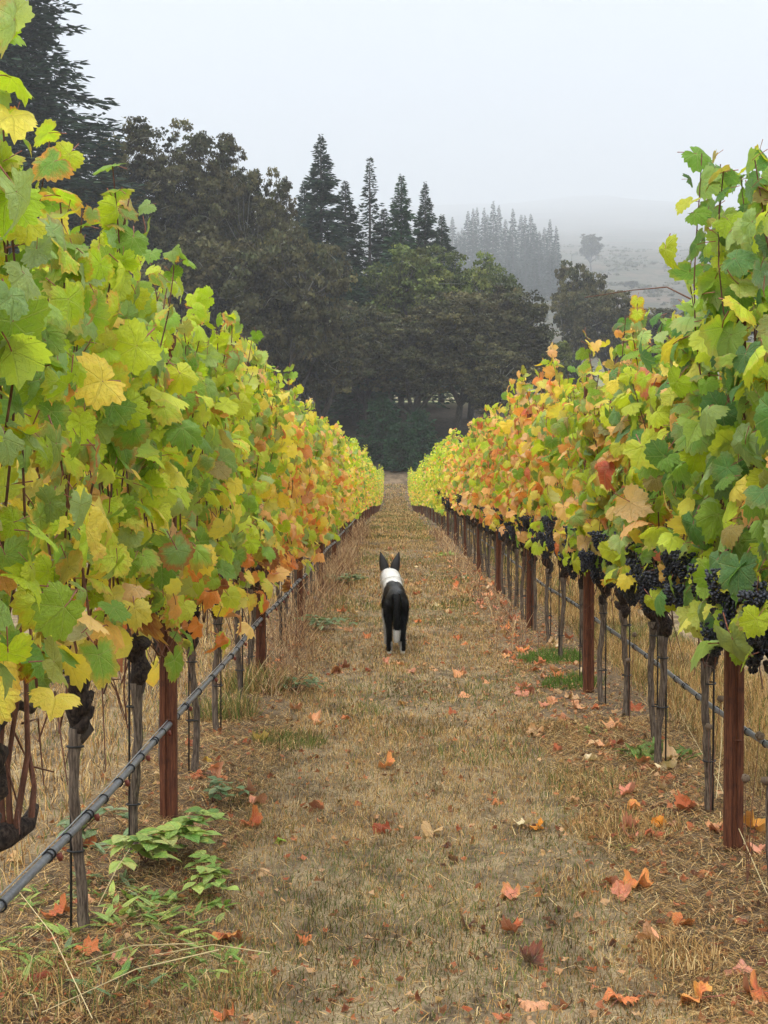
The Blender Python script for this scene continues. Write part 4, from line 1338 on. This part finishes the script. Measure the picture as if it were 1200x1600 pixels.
def bramble(px, py, n_stems, spread, lb, cols, hh=.12, leafsize=.085):
    x0, y0 = gp(px, py)
    r = empty('bramble', (x0, y0, ez(x0, y0)))
    for k in range(n_stems):
        a = random.random() * 6.28; L_ = spread * random.uniform(.5, 1.)
        pts = []
        for i in range(6):
            q = i / 5
            pts.append((math.cos(a + q * .5) * L_ * q, math.sin(a + q * .5) * L_ * q * 1.2, hh * math.sin(q * 2.6) + .01))
        b = MB(); b.tube(pts, [.0028 * (1 - .6 * i / 5) for i in range(6)], 5, cap=False)
        link('stem', b.mesh('stem', [M_STEM], True), r)
        for i in range(1, 6):
            p = pts[i]
            base = random.random() * 6.28
            for j in (-1, 0, 1):
                ls = leafsize * random.uniform(.7, 1.15)
                o = link('leaf', random.choice(BRAM), r, (p[0], p[1], p[2] + .008 + random.uniform(0, .02)), (random.uniform(-.25, .45), random.uniform(-.3, .3), base + j * 1.15), ls)
                o.color = jitter_rgb(random.choice(cols)) + (random.random() * .25,)
    tag(r, lb, 'weed', 'leafy weeds under the vine rows')
def weed(px, py, n, size, lb, cols, spread=.10, up=.9):
    x0, y0 = gp(px, py)
    r = empty('leafy_weed', (x0, y0, ez(x0, y0)))
    for k in range(n):
        a = random.random() * 6.28; q = spread * math.sqrt(random.random())
        o = link('leaf', random.choice(DOCK), r, (q * math.cos(a), q * math.sin(a) * 1.2, 0.0), (random.uniform(.1, up), random.uniform(-.4, .4), random.random() * 6.28), size * random.uniform(.6, 1.25))
        o.color = jitter_rgb(random.choice(cols)) + (random.random() * .3,)
    tag(r, lb, 'weed', 'leafy weeds under the vine rows')
bramble(265, 1345, 4, .24, 'bramble with fresh green three-part leaves just in front of the left rusty post', GRN, .10, .07)
bramble(225, 1375, 4, .20, 'small pale-leaved bramble between drip tube and nearest left post', GRN + [(170, 182, 110)], .10)
bramble(345, 1395, 4, .22, 'trailing green bramble creeping from the left row onto the path edge', GRN, .06, .055)
bramble(330, 1262, 3, .18, 'grey-green bramble sprig beside the nearest rusty post of the left row', GREY, .06, .05)
bramble(110, 1330, 3, .2, 'grey-green bramble behind the drip tube of the left row', GREY, .10, .06)
weed(205, 1440, 80, .085, 'bright green broad-leaved weed clump beside the nearest vine trunk of the left row', GRN, .15)
weed(250, 1500, 70, .07, 'low green weed mat spreading below the bright weed clump of the left row', GRN + [(98, 112, 60)], .20)
weed(160, 1410, 40, .07, 'grey-green weed clump behind the nearest vine trunk of the left row', GREY, .12)
weed(60, 1500, 60, .075, 'mixed green weeds in the grass at the left edge below the drip tube', GRN, .20)
weed(130, 1545, 70, .07, 'low weed patch in the bottom left corner below the nearest left trunk', GRN + GREY, .22)
weed(330, 1530, 50, .06, 'small green weeds between the crinkled rust leaf and the bottom edge', GRN, .16)
weed(280, 1440, 60, .075, 'green weeds between bright weed clump and the mown path', GRN, .16)
weed(190, 1350, 45, .07, 'grey-green weeds under the drip tube near the second left trunk', GREY, .16)
weed(70, 1420, 40, .06, 'small weed clump under the drip tube near the left edge', GRN, .16)
weed(1030, 1192, 150, .085, 'dense dark green weed clump at the foot of a right row vine', [(88, 122, 52), (76, 108, 48), (104, 134, 60), (96, 116, 44)], .17, 1.0)
weed(935, 1150, 30, .05, 'small green weed among fallen leaves left of the right row', GRN, .12)
weed(975, 1335, 0 + 8, .04, 'tiny green seedling on the bare straw strip of the right row', GRN, .03)
bramble(455, 1085, 6, .30, 'grey-green leafy weed patch at the left path edge before the dog', GREY, .05, .06)
bramble(500, 985, 7, .45, 'grey-green creeper patch beside the path level with the dog', GREY, .08, .08)
bramble(530, 915, 7, .5, 'distant grey-green creeper under the left row beyond the dog', GREY, .08, .10)
weed(700, 868, 60, .14, 'small bright green bush at the foot of the right row far beyond the dog', GRN, .22)
weed(740, 905, 30, .10, 'grey-green weed patch at right path edge beyond the dog', GREY, .3)
weed(790, 1180, 6, .03, 'tiny green weed with yellow flower on the middle of the path', GRN, .03)

# dried wild-carrot heads near the nearest right post
def dried_flower(px, py_base, heads, lb):
    x0, y0 = gp(px, py_base)
    r = empty('dried_wildflower', (x0, y0, ez(x0, y0)))
    for k, (hx, hy) in enumerate(heads):
        y = y0
        tx = (hx - VX) / F * y - x0; tz = H - (hy - VY) / F * y
        b = MB(); b.tube([(0, 0, 0), (tx * .4, .01, tz * .5), (tx, 0, tz)], [.0016, .0013, .001], 4, cap=False)
        link('stem', b.mesh('stem', [M_STEM], True), r)
        c = MB()
        for q in range(26):     # curled-in umbel rays
            a = random.random() * 6.28; s = random.uniform(.008, .014)
            c.tube([(0, 0, -.012), (s * math.cos(a), s * math.sin(a), 0), (s * .7 * math.cos(a), s * .7 * math.sin(a), .014)], [.0012, .0028, .003], 4)
        link('seed_head', c.mesh('seed_head', [M_HEADS], True), r, (tx, 0, tz), (random.uniform(-.4, .4), random.uniform(-.4, .4), 0), 1.1)
    tag(r, lb, 'dried plant', 'dried wildflowers in the right row')
M_HEADS = flat_mat('seed_head', (.17, .12, .08), .9)
dried_flower(1112, 1290, [(1127, 1106), (1108, 1150)], 'dried wildflower with two curled seed heads before the nearest right post')
dried_flower(1170, 1400, [(1166, 1232), (1188, 1165), (1198, 1235)], 'dried wildflower with three curled seed heads behind the nearest right post')
dried_flower(985, 1140, [(982, 1040), (992, 1000)], 'faded dried wildflower among the right row trunks')

# ------------------------------------------------------------------ fallen leaves
FC = {'orange': (212, 126, 78), 'rust': (182, 96, 60), 'pale orange': (226, 166, 126), 'pinkish': (214, 144, 120), 'tan': (206, 170, 128), 'red-brown': (150, 72, 50),
      'yellow': (222, 190, 84), 'bright green': (132, 168, 40), 'cream': (226, 206, 170), 'golden orange': (224, 146, 52), 'dark brown': (80, 48, 38)}
FL = [(355, 1472, .075, 'rust', 'large crinkled', 'in the grass edge below the bramble'), (433, 1320, .055, 'bright green', 'small', 'alone on the left path edge'),
      (472, 1475, .045, 'orange', 'small', 'on the path in front of the large rust leaf'), (800, 1405, .06, 'pinkish', 'upright curled', 'on the right of the path above a rust one'),
      (802, 1458, .06, 'rust', 'folded', 'on the right of the path, lower of two'), (676, 1302, .07, 'tan', 'flat pointed', 'in the middle of the path'),
      (603, 1202, .07, 'orange', 'long curled', 'on the path below the dog'), (562, 1250, .04, 'red-brown', 'small upright', 'on the path left of centre'),
      (597, 1297, .06, 'red-brown', 'dark shrivelled', 'left of the tan pointed one'), (778, 1252, .055, 'orange', 'small flat', 'on the path right of centre'),
      (822, 1287, .06, 'cream', 'pale', 'touching a golden one at the right of the path'), (843, 1292, .055, 'golden orange', 'curled', 'touching a pale one at the right of the path'),
      (972, 1570, .075, 'orange', 'broad veined', 'at the bottom of the right path edge'), (826, 1578, .075, 'pale orange', 'twisted', 'at the bottom of the path'),
      (958, 1392, .07, 'rust', 'upright folded', 'leaning beside two others at the bare strip'), (1000, 1390, .08, 'orange', 'broad curled', 'at the edge of the bare strip'),
      (970, 1408, .06, 'pinkish', 'small', 'tucked under the broad curled one'), (1070, 1443, .06, 'orange', 'curled', 'on the dry tuft of the bare strip'),
      (1018, 1466, .065, 'pale orange', 'long flat', 'left of the dry tuft'), (1108, 1378, .065, 'orange', 'flat', 'on the bare soil left of the nearest right post'),
      (1030, 1299, .055, 'golden orange', 'bright', 'on straw between weeds and nearest right post'), (1052, 1297, .055, 'pinkish', 'cupped', 'just beside a bright golden one'),
      (1115, 1309, .05, 'pale orange', 'small', 'close to the foot of a right row trunk'), (1182, 1312, .11, 'golden orange', 'large glowing', 'right behind the nearest right post'),
      (1185, 1345, .09, 'pinkish', 'large', 'at the right edge below the glowing golden one'), (1165, 1520, .10, 'pinkish', 'large flat', 'near the right edge on soil'),
      (1095, 1572, .09, 'orange', 'broken', 'at the bottom on the bare strip'), (1188, 1562, .09, 'rust', 'large curled', 'in the bottom right corner'),
      (980, 1245, .07, 'pinkish', 'curled', 'at the path edge above three others'), (988, 1268, .07, 'orange', 'narrow', 'second down in the leaf trail beside the tuft'),
      (990, 1292, .06, 'pale orange', 'ragged', 'third down in the leaf trail beside the tuft'), (1163, 1446, .06, 'red-brown', 'dark', 'on bare soil near the right edge'),
      (1046, 1212, .085, 'cream', 'wavy', 'on straw just below the dark green weeds'), (885, 1122, .09, 'pinkish', 'broad', 'at the left end of the leaf pile'),
      (908, 1112, .08, 'pale orange', 'arched', 'on top of the leaf pile beside the right row'), (868, 1052, .07, 'pale orange', 'upright', 'before the bright grass patch'),
      (838, 1050, .06, 'rust', 'folded', 'left of the bright grass patch'), (540, 1118, .06, 'orange', 'triangular', 'on the left half of the path near the dog'),
      (462, 1110, .075, 'pinkish', 'curled', 'at the left edge weeds'), (490, 1128, .08, 'pale orange', 'long', 'lying across the left edge grass'),
      (411, 1165, .07, 'yellow', 'upright', 'in the left edge grass'), (490, 1260, .07, 'red-brown', 'curled', 'on straw at the left path edge'),
      (393, 1290, .07, 'rust', 'three-pointed', 'on the soil right of the nearest left post'), (325, 1196, .07, 'yellow', 'pale', 'in the litter right of the nearest left post'),
      (335, 1222, .09, 'orange', 'crinkled', 'in the litter under the pale yellow one'), (405, 1370, .06, 'tan', 'shrivelled', 'at the end of the trailing bramble'),
      (84, 1452, .075, 'rust', 'upright', 'beneath the drip tube'), (130, 1504, .06, 'orange', 'flattened', 'at the foot of the nearest left trunk'),
      (185, 1518, .06, 'pinkish', 'torn', 'in the dark litter at lower left'), (52, 1552, .075, 'red-brown', 'folded', 'in the bottom left grass'),
      (18, 1352, .06, 'tan', 'curled', 'beyond the drip tube at the left edge'), (352, 1598, .05, 'orange', 'half hidden', 'at the bottom of the left path edge'),
      (830, 1512, .07, 'dark brown', 'shrivelled black', 'on the lower path'), (733, 1452, .05, 'dark brown', 'small dark', 'on the path in front of the folded rust one'),
      (708, 1350, .04, 'dark brown', 'tiny dark', 'on the path below the tan one'), (697, 1320, .045, 'dark brown', 'dark curled', 'beside the tan pointed one'),
      (573, 1050, .045, 'red-brown', 'small', 'on the path left of the dog'), (760, 1065, .06, 'pale orange', 'flat', 'on the path right of the dog')]
def fallen(x, y, size, rgb, k=None):
    o = link('fallen_leaf', random.choice(FALLEN) if k is None else FALLEN[k % 12], None, (x, y, ez(x, y) + size * .16 + .004), (random.gauss(0, .30), random.gauss(0, .30), random.random() * 6.28), size * 1.45)
    o.color = jitter_rgb(rgb, .07) + (random.random() * .5,)
    return o
for i, (px, py, s, c, look, where) in enumerate(FL):
    x, y = gp(px, py + 4)
    o = fallen(x, y, s, FC[c], i)
    tag(o, f'{look} {c} leaf {where}', 'fallen leaf', 'fallen vine leaves')
FCR = ['tan', 'red-brown', 'rust', 'orange', 'rust', 'pale orange', 'pinkish', 'pinkish', 'tan', 'red-brown', 'cream', 'orange', 'pale orange']
for k in range(245):
    u = random.random()
    if u < .52: x, y = random.gauss(1.12, .16), random.uniform(5.6, 22); where = 'right'
    elif u < .76: x, y = random.uniform(-.1, 1.0), random.uniform(9, 30); where = 'mid'
    elif u < .90: x, y = random.gauss(-.86, .16), random.uniform(4.2, 22); where = 'left'
    else: x, y = random.uniform(-.6, .2), random.uniform(9, 24); where = 'mid'
    s_ = random.uniform(.042, .085); cn = random.choice(FCR)
    o = fallen(x, y, s_, FC[cn])
    P_ = POSTY[1] if where != 'left' else POSTY[-1]
    near_ = min(range(8), key=lambda q: abs(P_[q] - y))
    sz_ = 'large' if s_ > .073 else ('small' if s_ < .056 else 'mid-sized')
    lb = {'right': f'{sz_} {cn} leaf scattered at the foot of the right row, by its {ORD[near_]} post', 'mid': f'{sz_} {cn} leaf on the path, level with the {ORD[near_]} rusty post',
          'left': f'{sz_} {cn} leaf in litter of the left row, by its {ORD[near_]} post'}[where]
    gr = {'right': 'fallen leaves along the right row', 'mid': 'fallen leaves on the path', 'left': 'fallen leaves along the left row'}[where]
    tag(o, lb, 'fallen leaf', gr)

# the long bare cane that sticks out of the right row, and the old arm at the left edge
b = MB(); A = at(912, 466, 7.4); B = at(985, 455, 7.3); D = at(1040, 450, 7.15); E = at(1080, 470, 7.0)
b.tube([A, B, D, E], [.0018, .0026, .0036, .0045], 5)
v = [o for o in C.objects if o.name.startswith('grapevine') and o.parent is None and abs(o.location.y - 7.20) < .01 and o.location.x > 0][0]
o = link('cane', b.mesh('cane', [M_CANE], True), v, (-v.location.x, -v.location.y, -v.location.z))
o['label'] = 'bare reddish cane reaching out over the alley'
v = [o for o in C.objects if o.name.startswith('grapevine') and o.parent is None and abs(o.location.y - 3.45) < .01 and o.location.x < 0][0]
b = MB(); A = at(-40, 1330, 3.55); B = at(5, 1308, 3.6); D = at(40, 1290, 3.65); E = at(52, 1262, 3.7)
b.tube([A, B, D, E], [.030, .034, .022, .010], 9)
link('cordon_arm', b.mesh('cordon_arm', [M_HEAD], True), v, (-v.location.x, -v.location.y, -v.location.z))
for (p0, p1, p2) in (((12, 1305), (8, 1200), (25, 1090)), ((20, 1300), (40, 1180), (38, 1060)), ((45, 1280), (50, 1230), (40, 1170)), ((0, 1290), (-5, 1200), (5, 1080))):
    b = MB(); b.tube([at(*p0, 3.6), at(*p1, 3.6), at(*p2, 3.62)], [.009, .007, .006], 6, cap=False)
    link('cane', b.mesh('cane', [M_CANE], True), v, (-v.location.x, -v.location.y, -v.location.z))

# ------------------------------------------------------------------ dog
def dog():
    r = empty('dog', (.020, 11.95, ez(0, 12.3)))
    me = bpy.data.meshes.new('skeleton'); ob = bpy.data.objects.new('body', me); C.objects.link(ob)
    V, E, R_ = [], [], []
    def vtx(p, ra, par=None):
        V.append(p); R_.append(ra if hasattr(ra, '__len__') else (ra, ra))
        if par is not None: E.append((par, len(V) - 1))
        return len(V) - 1
    pel = vtx((0, .10, .475), (.082, .078))
    sp1 = vtx((0, .24, .478), (.090, .088), pel)
    sp2 = vtx((-.004, .40, .462), (.090, .105), sp1)
    ch = vtx((-.008, .55, .455), (.092, .115), sp2)
    nb = vtx((-.028, .66, .515), (.100, .090), ch)
    nk = vtx((-.044, .73, .580), (.096, .076), nb)
    hd = vtx((-.052, .79, .630), (.080, .056), nk)
    fh = vtx((-.056, .86, .628), (.050, .046), hd)
    mz = vtx((-.060, .94, .600), (.030, .026), fh)
    ns = vtx((-.062, .99, .590), (.020, .018), mz)
    ta = vtx((.002, .015, .505), (.030, .030), pel)
    tb = vtx((.004, -.030, .44), (.030, .030), ta)
    tcx = vtx((.005, -.035, .34), (.030, .030), tb)
    td = vtx((.006, -.034, .25), (.027, .027), tcx)
    te = vtx((.004, -.030, .175), (.026, .026), td)
    tf = vtx((.002, -.026, .125), (.014, .014), te)
    for s in (-1, 1):
        a = vtx((s * .058, .08, .410), (.046, .070), pel)
        b = vtx((s * .062, .13, .330), (.031, .045), a)
        c = vtx((s * .058, .085, .250), (.020, .024), b)
        d = vtx((s * .055, .012, .175), (.0145, .017), c)
        e = vtx((s * .054, .028, .065), (.0145, .016), d)
        f = vtx((s * .054, .035, .024), (.020, .022), e)
        g = vtx((s * .054, .075, .018), (.017, .014), f)
    for s, off in ((-1, 0), (1, 0)):
        a = vtx((s * .062 - .008, .56, .36), (.046, .060), ch)
        b = vtx((s * .064 - .008, .54, .26), (.030, .036), a)
        c = vtx((s * .060 - .008, .555, .15), (.022, .022), b)
        d = vtx((s * .060 - .008, .555, .06), (.017, .017), c)
        e = vtx((s * .060 - .008, .57, .024), (.021, .020), d)
        f = vtx((s * .060 - .008, .61, .018), (.017, .014), e)
    me.from_pydata(V, E, [])
    sk = ob.modifiers.new('skin', 'SKIN')
    for i, ra in enumerate(R_):
        me.skin_vertices[0].data[i].radius = ra
        me.skin_vertices[0].data[i].use_root = (i == 0)
    sk.branch_smoothing = .7
    sb = ob.modifiers.new('sub', 'SUBSURF'); sb.levels = sb.render_levels = 3
    dg = bpy.context.evaluated_depsgraph_get(); dg.update()
    m2 = bpy.data.meshes.new_from_object(ob.evaluated_get(dg))
    m2.name = 'body'
    ob.modifiers.clear(); ob.data = m2; ob.parent = r
    n = len(m2.vertices)
    co = np.empty(n * 3, np.float32); m2.vertices.foreach_get('co', co); co = co.reshape(-1, 3)
    x, y, z = co.T
    wob = (vnoise(x * 40, z * 40, 3) - .5) * .03
    blk = np.array([.0085, .0085, .009]); wht = np.array([.80, .79, .76])
    white = np.zeros(n, bool)
    white |= (y > .58 + wob) & (y < .775 + wob) & (z > .40)                       # neck and back of the head
    white |= (y > .775) & (np.abs(x + .054) < .018 + wob)                         # blaze
    white |= (y > .93)
    white |= (z < .228 + wob) & (y < .01) & (z > .08) & (np.abs(x) < .033)                               # tail tip
    white |= (z < .034 + wob * .4) & (y < .2)                                     # hind paws
    white |= (y > .46) & (z < .34 + wob)                                          # fore legs and chest
    white |= (np.abs(x) < .035) & (z < .14) & (y > .02) & (y < .15) & (z > .1)
    white |= (y < .13) & (z < .12) & (z > .0) & (np.abs(x) < .046) & (y > .0)   # inner side of the hind shanks
    c = np.where(white[:, None], wht, blk)
    a = m2.attributes.new('col', 'FLOAT_COLOR', 'POINT'); a.data.foreach_set('color', np.concatenate([c, np.ones((n, 1))], 1).astype(np.float32).ravel())
    m2.polygons.foreach_set('use_smooth', np.ones(len(m2.polygons), bool))
    m, nt, o = newmat('dog_fur')
    ca = N(nt, 'ShaderNodeAttribute', attribute_name='col')
    tc_ = N(nt, 'ShaderNodeTexCoord'); mp = N(nt, 'ShaderNodeMapping'); mp.inputs['Scale'].default_value = (160, 60, 40); nt.links.new(tc_.outputs['Object'], mp.inputs[0])
    nz = noise(nt, mp.outputs[0], 1., 4)
    bu = N(nt, 'ShaderNodeBump'); bu.inputs['Strength'].default_value = .6; bu.inputs['Distance'].default_value = .006; nt.links.new(nz, bu.inputs['Height'])
    p = N(nt, 'ShaderNodeBsdfPrincipled'); p.inputs['Roughness'].default_value = .5; p.inputs['Specular IOR Level'].default_value = .35
    nt.links.new(mixc(nt, mapr(nt, nz, .3, .7, 0, .25), ca.outputs['Color'], mixc(nt, 1., ca.outputs['Color'], (.6, .58, .55), 'MULTIPLY')), p.inputs['Base Color'])
    nt.links.new(bu.outputs[0], p.inputs['Normal']); nt.links.new(p.outputs[0], o.inputs['Surface'])
    m2.materials.clear(); m2.materials.append(m)
    # short coat: tiny hairs lying along the body
    tri = np.array([tuple(q.vertices)[:3] for q in m2.polygons]); nrm = np.array([tuple(q.normal) for q in m2.polygons])
    rep = 5
    P_ = np.concatenate([co[tri[:, 0]] * w_[:, :1] + co[tri[:, 1]] * w_[:, 1:2] + co[tri[:, 2]] * w_[:, 2:] for w_ in [RNG.dirichlet((1, 1, 1), len(tri)) for _q in range(rep)]])
    NR = np.tile(nrm, (rep, 1)); CL = np.tile(c[tri[:, 0]], (rep, 1)) * RNG.uniform(.7, 1.1, (len(P_), 1))
    keep_ = (P_[:, 2] > .05) & (P_[:, 1] < .88)
    P_, NR, CL = P_[keep_], NR[keep_], CL[keep_]
    lay = np.array([0, -.55, -.75]); D_ = NR * .55 + lay + RNG.normal(0, .25, NR.shape); D_ /= np.linalg.norm(D_, axis=1, keepdims=True)
    sd_ = np.cross(D_, NR); sd_ /= np.linalg.norm(sd_, axis=1, keepdims=True) + 1e-6
    ln = RNG.uniform(.012, .028, (len(P_), 1)) * np.where(P_[:, 1] > .55, 1.4, .8)[:, None]
    Vf = np.stack([P_ - sd_ * .0011, P_ + sd_ * .0011, P_ + D_ * ln], 1).reshape(-1, 3)
    fr = link('fur', mesh_tris('fur', Vf, np.arange(len(Vf)).reshape(-1, 3), [simple_attr_mat('dog_hair', .5, 0, .3)], col=np.repeat(np.concatenate([CL, np.ones((len(CL), 1))], 1), 3, 0)), r)
    tag(fr, kind='stuff')
    # ears: upright hollow triangles
    mb_, _nt, _o = newmat('ear_fur'); pp = N(_nt, 'ShaderNodeBsdfPrincipled'); pp.inputs['Base Color'].default_value = (.010, .009, .010, 1); pp.inputs['Roughness'].default_value = .55
    _nt.links.new(pp.outputs[0], _o.inputs['Surface'])
    for s in (-1, 1):
        b = MB(); cx = -.054
        vs, ts = [], []
        m_, k_ = 9, 10
        for i in range(m_):
            q = i / (m_ - 1)
            cxx = cx + s * (.042 + .040 * q ** 1.1); cz = .655 + .155 * q; cy = .785 + .01 * q
            w_ = .036 * (1 - q) ** .75 * (1 + .35 * math.sin(q * 3.14)) + .0015
            for k in range(k_):
                a_ = 2 * math.pi * k / k_
                vs.append((cxx + w_ * math.cos(a_), cy + w_ * .42 * math.sin(a_) - (.012 * (1 - abs(math.cos(a_))) if math.sin(a_) > 0 else 0), cz - .018 * s * math.cos(a_) * (1 - q) ))
        for i in range(m_ - 1):
            for k in range(k_):
                k2 = (k + 1) % k_; A, B, D, E_ = i * k_ + k, i * k_ + k2, (i + 1) * k_ + k, (i + 1) * k_ + k2
                ts += [(A, B, E_), (A, E_, D)]
        b.add(vs, ts)
        link('ear', b.mesh('ear', [mb_], True), r)
    # collar, eyes, nose
    b = MB()
    c0 = Vector((-.034, .685, .545)); ax = Vector((-.15, .72, .68)).normalized(); u = ax.cross(Vector((1, 0, 0))).normalized(); v_ = ax.cross(u)
    b.tube([c0 + u * (.082 * math.cos(a)) + v_ * (.100 * math.sin(a)) for a in np.linspace(0, 6.283, 25)], .0035, 5, cap=False)
    link('collar', b.mesh('collar', [flat_mat('collar', (.62, .60, .55), .6)], True), r)
    for s in (-1, 1):
        b = MB(); b.tube([(-.056 + s * .034, .885, .645), (-.056 + s * .040, .900, .643)], [.008, .004], 8); link('eye', b.mesh('eye', [M_BLACK], True), r)
    b = MB(); b.tube([(-.062, .995, .594), (-.062, 1.012, .592)], [.014, .008], 8); link('nose', b.mesh('nose', [M_BLACK], True), r)
    tag(r, 'black and white prick-eared dog standing on the path with its back to the viewer', 'dog')
dog()
# ------------------------------------------------------------------ haze
def haze():
    m, nt, o = newmat('haze_air')
    v = N(nt, 'ShaderNodeVolumePrincipled')
    v.inputs['Color'].default_value = (.78, .82, .875, 1)
    v.inputs['Density'].default_value = .0005
    v.inputs['Anisotropy'].default_value = .1
    nt.links.new(v.outputs[0], o.inputs['Volume'])
    b = MB(); b.box((0, 3000, 625), (14000, 8400, 1270))
    tag(link('haze', b.mesh('haze', [m])), kind='stuff')
haze()
